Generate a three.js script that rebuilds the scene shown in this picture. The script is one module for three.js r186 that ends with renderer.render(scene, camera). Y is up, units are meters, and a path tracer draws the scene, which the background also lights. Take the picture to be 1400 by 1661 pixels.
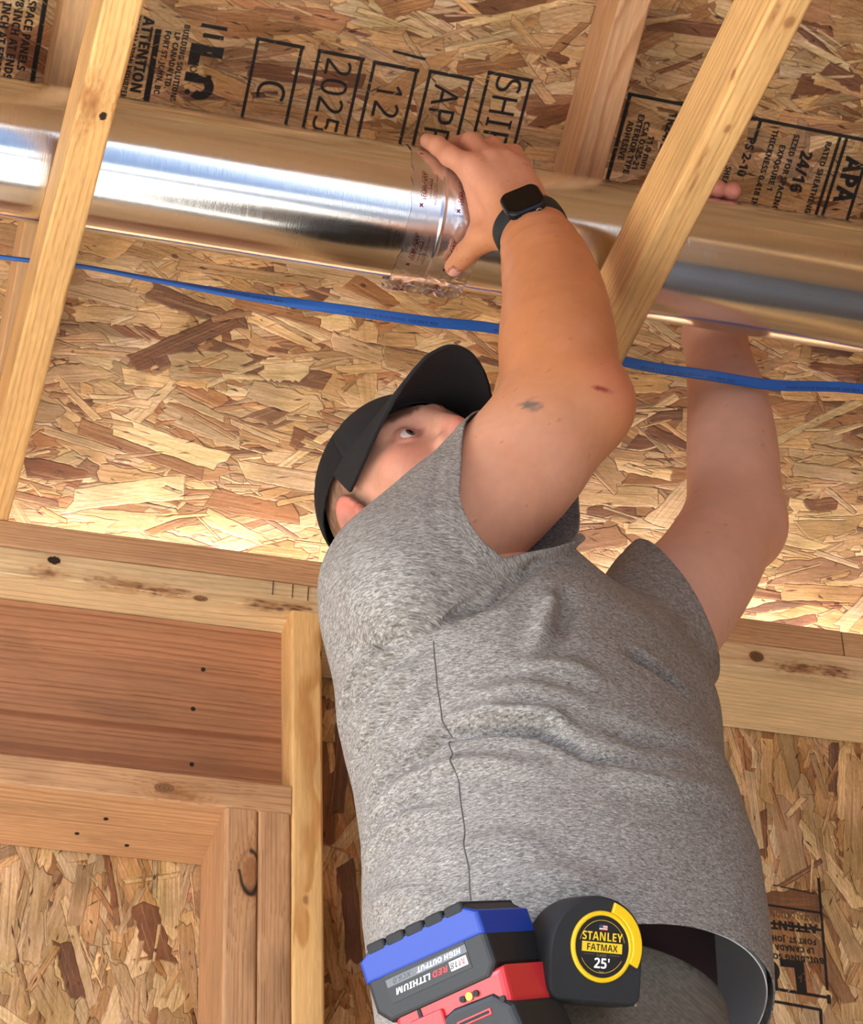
import * as THREE from 'three';
import { mergeGeometries, mergeVertices } from 'three/addons/utils/BufferGeometryUtils.js';
import { RoundedBoxGeometry } from 'three/addons/geometries/RoundedBoxGeometry.js';

// ------------------------------------------------------------------ camera, sky, sun, exposure
const scene = new THREE.Scene();
const camera = new THREE.PerspectiveCamera(21.0, 1400 / 1661, 0.05, 200);
camera.position.set(-0.2456, 0.5534, 2.6588);
camera.up.set(-0.13299, 0.81047, 0.57048);
camera.lookAt(-0.2456 + 0.23415, 0.5534 + 0.58499, 2.6588 - 0.7765);
const renderer = new THREE.WebGLRenderer({ antialias: true });
renderer.toneMapping = THREE.LinearToneMapping;
renderer.toneMappingExposure = 2.25;
renderer.shadowMap.enabled = true;
{ // clear daytime sky: pale at the horizon, blue above, with thin high haze
  const W = 128, H = 64, d = new Float32Array(W * H * 4);
  for (let y = 0; y < H; y++) for (let x = 0; x < W; x++) {
    const el = ((y + 0.5) / H - 0.5) * Math.PI, t = Math.pow(Math.max(0, Math.sin(el)), 0.55), i = (y * W + x) * 4;
    const hz = [1.0, 1.06, 1.12], zn = [0.34, 0.56, 0.98];
    for (let c = 0; c < 3; c++) d[i + c] = el < 0 ? 0.25 : (hz[c] * (1 - t) + zn[c] * t) * 5.2;
    d[i + 3] = 1;
  }
  const sky = new THREE.DataTexture(d, W, H, THREE.RGBAFormat, THREE.FloatType);
  sky.mapping = THREE.EquirectangularReflectionMapping; sky.magFilter = THREE.LinearFilter; sky.needsUpdate = true;
  scene.background = sky;
}
const sun = new THREE.DirectionalLight(new THREE.Color(1.0, 0.95, 0.87), 30);
sun.position.set(-7.6, 8.6, 2.1); sun.target.position.set(0.0, 0, 1.0);
sun.castShadow = true; sun.shadow.mapSize.set(2048, 2048);
Object.assign(sun.shadow.camera, { left: -6, right: 6, top: 6, bottom: -6, near: 0.5, far: 30 });
scene.add(sun, sun.target);

// ------------------------------------------------------------------ helpers
const rng = (s) => () => { s = (s + 0x6d2b79f5) | 0; let t = Math.imul(s ^ (s >>> 15), 1 | s); t = (t + Math.imul(t ^ (t >>> 7), 61 | t)) ^ t; return ((t ^ (t >>> 14)) >>> 0) / 4294967296; };
const clamp = (x, a = 0, b = 1) => (x < a ? a : x > b ? b : x), lerp = (a, b, t) => a + (b - a) * t;
const sstep = (a, b, x) => { const t = clamp((x - a) / (b - a)); return t * t * (3 - 2 * t); };
const hash = (x, y, z) => { let h = Math.imul(x, 374761393) ^ Math.imul(y, 668265263) ^ Math.imul(z, 2147483647 - 58); h = Math.imul(h ^ (h >>> 13), 1274126177); return ((h ^ (h >>> 16)) >>> 0) / 4294967296; };
function noise(x, y, z = 0) { // value noise, -1..1
  const X = Math.floor(x), Y = Math.floor(y), Z = Math.floor(z); let a = x - X, b = y - Y, c = z - Z;
  a = a * a * (3 - 2 * a); b = b * b * (3 - 2 * b); c = c * c * (3 - 2 * c);
  const l = (k) => { const p = lerp(hash(X, Y, k), hash(X + 1, Y, k), a), q = lerp(hash(X, Y + 1, k), hash(X + 1, Y + 1, k), a); return lerp(p, q, b); };
  return lerp(l(Z), c ? l(Z + 1) : 0, c) * 2 - 1;
}
const fbm = (x, y, z, o = 3) => { let s = 0, a = 0.5; for (let i = 0; i < o; i++) { s += a * noise(x, y, z); x *= 2.03; y *= 2.03; z *= 2.03; a *= 0.5; } return s; };
const names = new Map();
const numbered = (n) => { const k = names.get(n) ?? 0; names.set(n, k + 1); return k ? n + '_' + String(k).padStart(3, '0') : n; };
function shade(o) { o.traverse((m) => { if (m.isMesh) { m.castShadow = true; m.receiveShadow = true; } }); return o; }
function thing(name, label, category, group) { const o = new THREE.Group(); o.name = numbered(name); o.userData = { label, category }; if (group) o.userData.group = group; scene.add(o); return o; }
function part(name, geo, mat, parent, label) { const m = new THREE.Mesh(geo, mat); m.name = name; m.castShadow = m.receiveShadow = true; if (label) m.userData.label = label; parent.add(m); return m; }
function structure(name) { const o = new THREE.Group(); o.name = name; o.userData.kind = 'structure'; scene.add(o); return o; }
const std = (o) => new THREE.MeshStandardMaterial(o), phys = (o) => new THREE.MeshPhysicalMaterial(o);
const V = (x, y, z) => new THREE.Vector3(x, y, z);
function canvasTex(c, srgb = true) { const t = new THREE.CanvasTexture(c); if (srgb) t.colorSpace = THREE.SRGBColorSpace; t.wrapS = t.wrapT = THREE.MirroredRepeatWrapping; return t; }
function dataTex(d, w, h, srgb = true) { const t = new THREE.DataTexture(d, w, h, THREE.RGBAFormat); if (srgb) t.colorSpace = THREE.SRGBColorSpace; t.magFilter = THREE.LinearFilter; t.wrapS = t.wrapT = THREE.RepeatWrapping; t.needsUpdate = true; return t; }

// ------------------------------------------------------------------ oriented strand board
const STRAND = [[212, 178, 128], [194, 156, 107], [176, 136, 90], [118, 75, 46], [158, 109, 67]];
const BAND = [0, 0, 1, 1, 1, 1, 1, 1, 2, 2, 2, 2, 1, 4, 4, 3];
// draws strands in panel metres (x right, y up) onto a colour canvas and a height canvas
function osb(W, H, ppm, x0, y1, mainAngle, seed, featured, stamp) {
  const R = rng(seed), mk = () => { const c = document.createElement('canvas'); c.width = W; c.height = H; return c; };
  const cc = mk(), ch = mk(), g = cc.getContext('2d'), b = ch.getContext('2d');
  g.fillStyle = 'rgb(150,106,64)'; g.fillRect(0, 0, W, H); b.fillStyle = 'rgb(60,60,60)'; b.fillRect(0, 0, W, H);
  const wm = W / ppm, hm = H / ppm, gs = () => (R() + R() + R() - 1.5) * 1.15;
  function strand(x, y, L, w, th, col, z, tidy) {
    const px = (x - x0) * ppm, py = (y1 - y) * ppm, l = L * ppm / 2, h = w * ppm / 2, k = 0.93 + R() * 0.13, tint = (R() - 0.5) * 14;
    const c = STRAND[col].map((v, i) => clamp(v * k + tint * (1 - i), 0, 255));
    const pts = [], e0 = (R() - 0.5) * h * 1.6, e1 = (R() - 0.5) * h * 1.6, tp = tidy ? 1 : 0.45 + R() * 0.55, bow = (R() - 0.5) * h * 0.5;
    const n = 11, rg = 0.12 + R() * 0.22, ends = (x, s) => { const q = 1 + (R() * 4 | 0); for (let i = 1; i <= q; i++) pts.push([x + (R() - 0.5) * h * (0.5 + R()), s * h * (1 - 2 * i / (q + 1)) * 0.8]); };
    for (let i = 0; i <= n; i++) { const t = i / n; pts.push([lerp(-l - e0, l + e1, t), -h * lerp(1, tp, t) + bow * Math.sin(t * 3.1) + (R() - 0.5) * h * rg]); }
    if (R() < 0.7) ends(l, -1);
    for (let i = n; i >= 0; i--) { const t = i / n; pts.push([lerp(-l + e0, l - e1, t), h * lerp(1, tp, t) + bow * Math.sin(t * 3.1) + (R() - 0.5) * h * rg]); }
    if (R() < 0.7) ends(-l, 1);
    for (const q of [g, b]) { q.save(); q.translate(px, py); q.rotate(-th); q.beginPath(); pts.forEach((p, i) => (i ? q.lineTo(p[0], p[1]) : q.moveTo(p[0], p[1]))); q.closePath(); }
    const gr = g.createLinearGradient(-l, -h * (R() - 0.5) * 2, l, h * (R() - 0.5) * 2); for (let i = 0; i < 4; i++) { const w = 0.9 + R() * 0.2; gr.addColorStop(i / 3, `rgba(${c.map((v) => clamp(v * w, 0, 255) | 0)},${tidy ? 1 : 0.86 + R() * 0.14})`); } g.fillStyle = gr; g.fill();
    // resin-dark seam where the strand edge meets its neighbours, broken and uneven
    g.lineWidth = 0.8 + R() * 1.2; g.setLineDash([6 + R() * 50, 2 + R() * 26, 14 + R() * 40, 4 + R() * 30]); g.strokeStyle = `rgba(70,38,16,${0.1 + R() * 0.38})`; g.stroke(); g.setLineDash([]);
    b.fillStyle = `rgb(${z},${z},${z})`; b.fill(); b.strokeStyle = `rgba(20,20,20,.5)`; b.lineWidth = 1.4; b.stroke();
    g.clip(); // fibres
    const m = Math.min(26, 5 + h * 1.1) | 0;
    for (let i = 0; i < m; i++) {
      const yy = (R() * 2 - 1) * h, dk = R() < 0.6, a0 = -l + (R() - 0.3) * l, a1 = a0 + l * (0.3 + R() * 1.7);
      g.strokeStyle = dk ? `rgba(96,54,24,${0.06 + R() * 0.2})` : `rgba(250,225,180,${0.05 + R() * 0.16})`; g.lineWidth = 0.6 + R() * 1.7;
      g.beginPath(); g.moveTo(a0, yy); g.quadraticCurveTo((a0 + a1) / 2, yy + (R() - 0.5) * h * 0.3, a1, yy + (R() - 0.5) * 4); g.stroke();
    }
    if (R() < 0.12) { g.fillStyle = `rgba(60,30,14,${0.3 + R() * 0.4})`; g.beginPath(); g.ellipse((R() - 0.5) * l, (R() - 0.5) * h, 2 + R() * 5, 1 + R() * 3, 0, 0, 7); g.fill(); }
    g.restore(); b.restore();
  }
  const N = (wm + 0.2) * (hm + 0.2) * 1950;
  for (let i = 0; i < N; i++) {
    const late = i / N, sm = late > 0.5 && R() < 0.4;
    strand(x0 - 0.1 + R() * (wm + 0.2), y1 + 0.1 - R() * (hm + 0.2), sm ? 0.02 + R() * 0.05 : 0.06 + R() * 0.1, sm ? 0.003 + R() * 0.007 : 0.01 + R() * 0.026, mainAngle + gs() * (R() < 0.2 ? 1.2 : 0.5), BAND[(R() * BAND.length) | 0], (60 + late * 150 + R() * 40) | 0);
  }
  for (const [x, y, L, w, th, col] of featured || []) {
    strand(x, y, L, w, th, col, 205, true);
    for (let i = 0; i < 2; i++) strand(x + (R() - 0.5) * L * 1.1, y + (R() - 0.5) * w * 2.2, 0.02 + R() * 0.05, 0.003 + R() * 0.006, mainAngle + gs() * 0.6, [0, 0, 1, 2, 4][(R() * 5) | 0], 215);
  }
  // dark voids between strands
  for (let i = 0; i < wm * hm * 650; i++) { g.fillStyle = `rgba(${48 + R() * 30},${24 + R() * 16},12,${0.5 + R() * 0.4})`; g.save(); g.translate(R() * W, R() * H); g.rotate(-mainAngle + gs() * 0.6); g.beginPath(); g.moveTo(-4 - R() * 14, (R() - 0.5) * 3); g.lineTo(R() * 4 - 2, -0.6 - R() * 2); g.lineTo(4 + R() * 12, (R() - 0.5) * 3); g.lineTo(R() * 4, 0.6 + R() * 1.6); g.closePath(); g.fill(); g.restore(); }
  { // fibre and fine splinter grain over everything
    const im = g.getImageData(0, 0, W, H), d = im.data, ca = Math.cos(mainAngle), sa = Math.sin(mainAngle), k = 1400 / ppm;
    for (let y = 0; y < H; y++) for (let x = 0; x < W; x++) { const u = (x * ca - y * sa) * k, v = (x * sa + y * ca) * k, n = 1 + 0.07 * noise(u / 34, v / 2.6, seed) + 0.055 * noise(u / 5, v / 1.6, seed + 3) + 0.06 * noise(u / 60, v / 40, seed + 5), o = (y * W + x) * 4; d[o] = clamp(d[o] * n, 0, 255); d[o + 1] = clamp(d[o + 1] * n, 0, 255); d[o + 2] = clamp(d[o + 2] * n * n, 0, 255); }
    g.putImageData(im, 0, 0);
  }
  if (stamp) { // ink print: worn where strands sit low
    const s = mk(), q = s.getContext('2d'); q.translate(-x0 * ppm, y1 * ppm); q.scale(ppm, ppm); q.fillStyle = q.strokeStyle = 'rgb(17,14,13)';
    stamp(q); q.setTransform(1, 0, 0, 1, 0, 0); q.globalCompositeOperation = 'destination-out';
    for (let i = 0; i < W * H / 620; i++) { q.fillStyle = `rgba(0,0,0,${0.2 + R() * 0.8})`; q.save(); q.translate(R() * W, R() * H); q.rotate(-mainAngle + gs()); q.fillRect(0, 0, 2 + R() * R() * 22, 0.8 + R() * 2.4); q.restore(); }
    g.globalAlpha = 0.95; g.drawImage(s, 0, 0); g.globalAlpha = 1;
  }
  const map = canvasTex(cc), bumpMap = canvasTex(ch, false);
  return std({ map, bumpMap, bumpScale: 0.0018, roughness: 0.82 });
}
// text laid on a panel: origin (x, y) in panel metres, turned by `th`, size in metres
function ink(q, text, x, y, size, th, align = 'left', weight = 'bold', stretch = 1) {
  q.save(); q.translate(x, -y); q.rotate(th); q.scale(size / 100 * stretch, size / 100); q.font = `${weight} 100px sans-serif`; q.textAlign = align; q.textBaseline = 'alphabetic'; q.fillText(text, 0, 0); if (weight === 'bold') { q.lineWidth = 5; q.strokeText(text, 0, 0); } q.restore();
}
function inkLine(q, x0, y0, x1, y1, w) { q.lineWidth = w; q.beginPath(); q.moveTo(x0, -y0); q.lineTo(x1, -y1); q.stroke(); }
const ROOF_STRANDS=[[0.224,0.119,0.145,0.024,0.619,3],
 [0.218,0.094,0.055,0.018,0.527,3],
 [0.255,0.09,0.094,0.037,0.223,1],
 [0.298,0.088,0.093,0.007,0.574,0],
 [0.353,0.1,0.054,0.032,0.13,0],
 [0.358,0.061,0.093,0.028,-0.135,1],
 [0.197,-0.035,0.166,0.022,-0.24,4],
 [0.226,-0.021,0.149,0.028,-0.211,0],
 [0.107,0.021,0.078,0.01,-0.677,0],
 [0.096,-0.084,0.074,0.025,-0.114,3],
 [0.189,-0.1,0.145,0.033,0.284,0],
 [0.348,-0.091,0.112,0.029,-0.06,4],
 [0.259,-0.13,0.078,0.01,0.554,4],
 [0.161,0.026,0.072,0.012,0.042,0],
 [0.134,0.135,0.1,0.021,0.067,1],
 [0.282,0.216,0.173,0.014,0.027,2],
 [0.325,0.172,0.11,0.013,-0.099,4],
 [0.394,-0.01,0.095,0.012,0.84,0],
 [0.378,-0.045,0.111,0.026,-0.042,1],
 [0.087,0.095,0.082,0.016,0.313,2],
 [0.786,-0.076,0.089,0.031,0.324,4],
 [0.718,-0.011,0.046,0.02,-0.877,3],
 [0.832,0.034,0.077,0.016,-0.078,0],
 [1.04,0.138,0.12,0.012,0.651,0],
 [1.04,0.212,0.071,0.012,0.015,3],
 [0.963,0.211,0.059,0.014,0.614,2],
 [1.033,0.175,0.105,0.016,0.159,1],
 [0.814,0.113,0.09,0.012,0.77,0],
 [0.793,0.188,0.075,0.018,-0.308,1],
 [1.075,0.067,0.094,0.02,0.01,1],
 [1.103,-0.008,0.083,0.028,0.262,1],
 [1.105,-0.073,0.117,0.034,0.227,4],
 [1.12,-0.107,0.111,0.025,0.104,2],
 [1.08,0.023,0.041,0.02,0.263,3],
 [0.289,0.539,0.087,0.022,-0.004,4],
 [0.296,0.472,0.138,0.018,0.065,3],
 [0.724,0.61,0.101,0.016,0.062,3],
 [0.882,0.637,0.04,0.012,-0.049,3],
 [0.731,0.565,0.056,0.006,0.57,3],
 [0.508,0.524,0.077,0.019,0.317,4],
 [0.472,0.542,0.14,0.007,0.423,0],
 [0.385,0.552,0.094,0.007,-0.18,0],
 [0.551,0.558,0.082,0.01,-0.644,1],
 [0.933,0.585,0.054,0.019,-0.265,3],
 [0.86,0.618,0.159,0.009,-0.263,0],
 [0.404,0.533,0.088,0.018,0.054,1],
 [0.582,0.596,0.059,0.023,0.373,1],
 [0.583,0.544,0.029,0.012,-0.134,3]]
const WALL_STRANDS=[[0.268,2.059,0.1,0.023,-1.545,0],[0.25,2.012,0.07,0.031,-1.253,3],[0.16,1.957,0.073,0.026,-1.254,3],[0.165,1.982,0.137,0.011,-1.279,0],[0.135,1.924,0.074,0.036,-1.05,1],[0.198,2.075,0.07,0.007,-1.369,3],[0.117,2.023,0.119,0.021,-1.635,1],[0.245,2.084,0.066,0.006,0.258,0],[0.29,1.975,0.107,0.017,-1.483,2],[0.085,2.022,0.124,0.021,-1.568,1],[0.164,2.054,0.081,0.018,-1.702,2],[0.224,1.937,0.079,0.019,-1.178,1],[1.099,2.198,0.127,0.021,-0.998,0],[1.048,2.235,0.113,0.035,-1.493,2],[1.124,2.342,0.076,0.014,-1.695,3],[1.031,2.329,0.095,0.017,-1.697,1],[1.136,2.323,0.113,0.016,-1.727,0],[1.06,2.184,0.076,0.006,0.621,3],[1.105,2.116,0.104,0.022,-1.21,1],[1.007,2.267,0.115,0.014,-1.554,0],[1.145,2.276,0.175,0.026,-1.723,1],[1.106,2.372,0.034,0.014,-0.615,2],[0.472,2.27,0.149,0.018,-1.66,3],[0.48,2.066,0.128,0.02,-1.497,3],[0.49,1.956,0.062,0.017,-1.41,2]]

// ------------------------------------------------------------------ sawn lumber
const TONE = {
  pine: { a: [226, 181, 119], b: [192, 135, 75], k: 0.75 }, fir: { a: [202, 156, 113], b: [162, 110, 73], k: 0.75 },
  pale: { a: [226, 196, 150], b: [198, 152, 100], k: 0.6 }, red: { a: [180, 127, 90], b: [142, 88, 57], k: 0.8 }, tan: { a: [206, 164, 116], b: [170, 120, 78], k: 0.55 },
};
// A board along its local X. Its skin is one strip: top (+Y), front (+Z), bottom, back, unrolled around the section.
// knots: [s along the board, offset round the skin, half length, half width, darkness, kind]
function lumber(name, parent, o) {
  const { L, h, w, tone = 'pine', seed = 1, knots = [], res = 900, r = 0.003, spacing = 0.0042, pith = [h * 1.6, w * 0.7], wane = 0 } = o, R = rng(seed * 77 + 5);
  const prof = [], nC = 3; // rounded rectangle, [y, z]
  const corner = (cy, cz, a0) => { for (let i = 0; i <= nC; i++) { const a = a0 - (i / nC) * Math.PI / 2; prof.push([cy + r * Math.sin(a), cz + r * Math.cos(a)]); } };
  const side = (y0, z0, y1, z1, n) => { for (let i = 1; i < n; i++) prof.push([lerp(y0, y1, i / n), lerp(z0, z1, i / n)]); };
  const H = h / 2, Wd = w / 2;
  prof.push([H, -Wd + r]); side(H, -Wd + r, H, Wd - r, 4); corner(H - r, Wd - r, Math.PI / 2); side(H - r, Wd, -H + r, Wd, 4); corner(-H + r, Wd - r, 0);
  side(-H, Wd - r, -H, -Wd + r, 4); corner(-H + r, -Wd + r, -Math.PI / 2); side(-H + r, -Wd, H - r, -Wd, 4); corner(H - r, -Wd + r, -Math.PI); 
  const np = prof.length, acc = [0]; for (let i = 1; i < np; i++) acc.push(acc[i - 1] + Math.hypot(prof[i][0] - prof[i - 1][0], prof[i][1] - prof[i - 1][1]));
  const P = acc[np - 1], at = (q) => { let i = 1; while (i < np - 1 && acc[i] < q) i++; const t = (q - acc[i - 1]) / (acc[i] - acc[i - 1]); return [lerp(prof[i - 1][0], prof[i][0], t), lerp(prof[i - 1][1], prof[i][1], t)]; };
  const nx = clamp(Math.round(L / 0.012), 8, 160), pos = [], uv = [], idx = [], sd = seed * 13.7;
  for (let i = 0; i <= nx; i++) for (let j = 0; j < np; j++) {
    const s = (i / nx) * L; let [y, z] = prof[j]; const edge = clamp((Math.min(H - Math.abs(y), Wd - Math.abs(z)) < 0.0001 ? 1 : 0) * (Math.abs(Math.abs(y) - H) < r && Math.abs(Math.abs(z) - Wd) < r ? 1 : 0));
    const d = -0.0003 + 0.0005 * noise(s * 9, j * 0.6 + sd) - wane * Math.max(0, noise(s * 14, sd + (j > np / 2 ? 9 : 0)) - 0.1) * (edge ? 1 : 0.1), l = Math.hypot(y, z);
    pos.push(s - L / 2, y + (y / l) * d, z + (z / l) * d); uv.push(i / nx, acc[j] / P);
  }
  for (let i = 0; i < nx; i++) for (let j = 0; j < np - 1; j++) { const a = i * np + j, b = a + np; idx.push(a, a + 1, b, b, a + 1, b + 1); }
  for (const e of [0, nx]) { const c = pos.length / 3; pos.push(e ? L / 2 : -L / 2, 0, 0); uv.push(e ? 0.999 : 0.001, 0.5); for (let j = 0; j < np; j++) { const k = (e * np + j) * 3; pos.push(pos[k], pos[k + 1], pos[k + 2]); uv.push(e ? 0.999 : 0.001, acc[j] / P); }
    for (let j = 0; j < np - 1; j++) e ? idx.push(c, c + 1 + j, c + 2 + j) : idx.push(c, c + 2 + j, c + 1 + j); }
  const geo = new THREE.BufferGeometry(); geo.setAttribute('position', new THREE.Float32BufferAttribute(pos, 3)); geo.setAttribute('uv', new THREE.Float32BufferAttribute(uv, 2)); geo.setIndex(idx); geo.computeVertexNormals();
  const TW = clamp(Math.round(L * res), 64, 2048), TH = Math.round(P * (res > 500 ? 720 : res)), px = new Uint8Array(TW * TH * 4), bp = new Uint8Array(TW * TH * 4), T = TONE[tone];
  for (let j = 0; j < TH; j++) {
    const q = ((j + 0.5) / TH) * P, [y, z] = at(q);
    for (let i = 0; i < TW; i++) {
      const s = ((i + 0.5) / TW) * L; let bend = 0.006 * noise(s * 1.3 + sd, q * 3) + 0.0028 * noise(s * 4 + sd, q * 16, 3) + 0.0007 * noise(s * 26, q * 60 + sd, 5), kn = 0, kd = 0, halo = 0, kr = 0;
      for (const [ks, kq, a, b, dk, kind] of knots) {
        let dq = q - kq; if (dq > P / 2) dq -= P; if (dq < -P / 2) dq += P;
        const e = Math.hypot((s - ks) / a, dq / b) * (1 + 0.18 * noise(s * 90, q * 90, ks * 50)); if (e > 5) continue;
        bend += 0.006 * (b / 0.008) * Math.exp(-e * 0.9) * Math.sign(dq || 1); halo = Math.max(halo, Math.exp(-(e - 1) * 1.6) * (e > 1 ? 1 : 0.6));
        if (kind === 'hole') { if (e < 1) { kn = 1; kd = dk; } } else if (kind === 'ring') { const rim = Math.exp(-(((e - 1) / 0.16) ** 2)) * (dq > 0 || s < ks ? 1 : 0.35); if (rim > kd) { kd = rim * dk; kn = Math.max(kn, rim); } } else if (kind === 'pitch') { const t = sstep(1.15, 0.45, e + 0.55 * noise(s * 60, q * 700, 8) + 0.3 * noise(s * 240, q * 240, 9)) * (0.55 + 0.45 * noise(s * 130, q * 500, 4)); kn = Math.max(kn, t); kd = Math.max(kd, dk * t); }
        else { const t = sstep(1.15, 0.85, e); kn = Math.max(kn, t); kd = Math.max(kd, dk * t * (0.7 + 0.3 * Math.sin(e * 16))); }
      }
      const rad = Math.hypot(y - pith[0], z - pith[1]) + bend, rr = rad / spacing + 0.7 * noise(rad * 90 + sd, 0, 1), t = rr - Math.floor(rr), wide = 0.5 + 0.5 * noise(Math.floor(rr) * 3.1 + sd, 4);
      let late = sstep(0.35 + 0.3 * wide, 0.92, t) * (1 - sstep(0.93, 1, t)) * T.k * (0.45 + 0.75 * wide);
      const fib = noise(s * 22 + sd, q * 1500, 2) * 0.05 + noise(s * 90, q * 700, 6) * 0.035, blot = 0.05 * noise(s * 3.1 + sd, q * 22, 9) + 0.04 * noise(s * 11, q * 60, 12), dirt = Math.max(0, fbm(s * 7 + sd, q * 18, 20, 2) - 0.28) * 0.5;
      const k = 1 + fib + blot - dirt, o4 = (j * TW + i) * 4;
      for (let c = 0; c < 3; c++) {
        let v = lerp(T.a[c], T.b[c], late); v = lerp(v, [150, 92, 48][c], 0.22 * halo); if (kn > 0) v = lerp(v, lerp([150, 98, 58][c], [34, 24, 18][c], kd), kn * (0.5 + 0.5 * Math.min(1, kd * 2.5)));
        px[o4 + c] = clamp(v * k, 0, 255);
      }
      px[o4 + 3] = 255; const hb = 190 - late * 60 - kn * kd * 120 + fib * 500; bp[o4] = bp[o4 + 1] = bp[o4 + 2] = clamp(hb, 0, 255); bp[o4 + 3] = 255;
    }
  }
  const mat = std({ map: dataTex(px, TW, TH), bumpMap: dataTex(bp, TW, TH, false), bumpScale: 0.0006, roughness: 0.62 });
  mat.map.wrapS = mat.bumpMap.wrapS = THREE.ClampToEdgeWrapping;
  const m = part(name, geo, mat, parent, o.label);
  if (o.pos) m.position.set(...o.pos); if (o.axes) m.quaternion.setFromRotationMatrix(new THREE.Matrix4().makeBasis(...o.axes.map((v) => V(...v))));
  return m;
}
const AX = { x: [[1, 0, 0], [0, 1, 0], [0, 0, 1]], y: [[0, 1, 0], [-1, 0, 0], [0, 0, 1]], z: [[0, 0, -1], [0, 1, 0], [1, 0, 0]] };
function hardware(nailAt, parent, n) { // nail head pressed into the wood, facing n
  const g = new THREE.CylinderGeometry(0.0028, 0.0028, 0.0012, 10); const m = part('nail_head', g, MAT.nail, parent); m.position.set(...nailAt); if (n === 'z') m.rotation.x = Math.PI / 2; return m;
}
const MAT = {
  nail: std({ color: 0x3a322b, metalness: 0.6, roughness: 0.6 }),
  osbGeneric: osb(800, 800, 889, 0, 0.9, 0.05, 91),
};
function stampRoof(q) {
  const D = -Math.PI / 2, N = Math.PI / 2; // letters stand toward +x and run down the slope
  const box = (x0, x1, top) => { inkLine(q, x0 - 0.002, top, x1 + 0.003, top - 0.001, 0.0042); inkLine(q, x0, top, x0 + 0.001, 0.3, 0.0036); inkLine(q, x1, top, x1 + 0.001, 0.3, 0.0036); };
  box(0.233, 0.285, 0.5055); box(0.306, 0.357, 0.504); box(0.372, 0.423, 0.502); box(0.439, 0.489, 0.503); box(0.508, 0.559, 0.514);
  ink(q, 'C', 0.244, 0.461, 0.045, N, 'left', 'normal'); ink(q, '2025', 0.316, 0.499, 0.0425, N, 'left', 'normal'); ink(q, '12', 0.382, 0.482, 0.0425, N, 'left', 'normal'); ink(q, 'APR', 0.448, 0.4895, 0.0425, N, 'left', 'normal'); ink(q, 'SHIFT', 0.519, 0.514, 0.0425, N, 'left', 'normal');
  inkLine(q, 0.39, 0.519, 0.43, 0.516, 0.003);
  // maker's mark: heavy L over P with a dot
  q.fillRect(0.159, -0.487, 0.038, 0.013); q.fillRect(0.159, -0.487, 0.0125, 0.026); q.fillRect(0.159, -0.452, 0.03, 0.011); q.lineWidth = 0.0105; q.beginPath(); q.arc(0.1785, -0.4365, 0.0105, -1.4, 2.2); q.stroke();
  q.beginPath(); q.arc(0.165, -0.4285, 0.0032, 0, 7); q.fill(); q.save(); q.lineWidth = 0.0012; q.beginPath(); q.arc(0.167, -0.4565, 0.0036, 0, 7); q.stroke(); q.restore();
  q.fillRect(0.166, -0.512, 0.03, 0.0045); q.fillRect(0.17, -0.501, 0.024, 0.005); 
  ink(q, 'BUILDING SOLUTIONS', 0.1475, 0.5075, 0.0088, N); ink(q, 'LP CANADA LTD.', 0.138, 0.4965, 0.0088, N); ink(q, 'FORT ST. JOHN, BC', 0.1275, 0.4965, 0.0088, N);
  inkLine(q, 0.119, 0.496, 0.1215, 0.35, 0.007); ink(q, 'ATTENTION', 0.1, 0.508, 0.0165, N); ink(q, 'INSTALLATION REQUIREMENTS', 0.09, 0.508, 0.0082, N); ink(q, 'FOLLOW LOCAL BUILDING CODE', 0.079, 0.508, 0.0082, N);
  inkLine(q, -0.0125, 0.52, -0.011, 0.38, 0.0055); ink(q, 'SPACE PANELS', -0.031, 0.5035, 0.0122, N); ink(q, '1/8 INCH AT ENDS', -0.0445, 0.5115, 0.0122, N); ink(q, '1/8 INCH AT EDGES', -0.058, 0.5175, 0.0122, N); inkLine(q, -0.069, 0.52, -0.068, 0.38, 0.0055);
  // grade stamp
  inkLine(q, 0.678, 0.518, 1.0, 0.5125, 0.0042); inkLine(q, 0.681, 0.518, 0.682, 0.36, 0.0048); inkLine(q, 0.951, 0.511, 0.951, 0.36, 0.004); inkLine(q, 0.9595, 0.511, 0.9595, 0.36, 0.004); inkLine(q, 0.8475, 0.514, 0.847, 0.487, 0.0042); inkLine(q, 0.846, 0.418, 0.846, 0.405, 0.0042); inkLine(q, 0.992, 0.511, 0.992, 0.36, 0.004);
  ink(q, 'EXTERIOR TYPE', 0.6985, 0.4965, 0.0106, N); ink(q, 'ADHESIVE', 0.6875, 0.4855, 0.0106, N); ink(q, 'CSA O325-21', 0.7075, 0.4885, 0.0106, N); ink(q, '11.0 mm', 0.7175, 0.472, 0.0106, N); ink(q, '1R24/2F16', 0.735, 0.506, 0.0152, N); 
  ink(q, 'RATED SHEATHING', 0.936, 0.5035, 0.0106, N); ink(q, '24/16', 0.9085, 0.4865, 0.0205, N); ink(q, 'SIZED FOR SPACING', 0.8935, 0.505, 0.0106, N); ink(q, 'EXPOSURE 1', 0.8805, 0.4895, 0.0106, N); ink(q, 'THICKNESS 0.418 IN', 0.866, 0.506, 0.0106, N); ink(q, 'PS 2-10', 0.838, 0.492, 0.0152, N); ink(q, 'SHEATHING', 0.822, 0.451, 0.0095, N); ink(q, '1R SHEATHING', 0.811, 0.462, 0.0085, N);
  ink(q, 'APA', 0.967, 0.489, 0.031, N);
}
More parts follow.
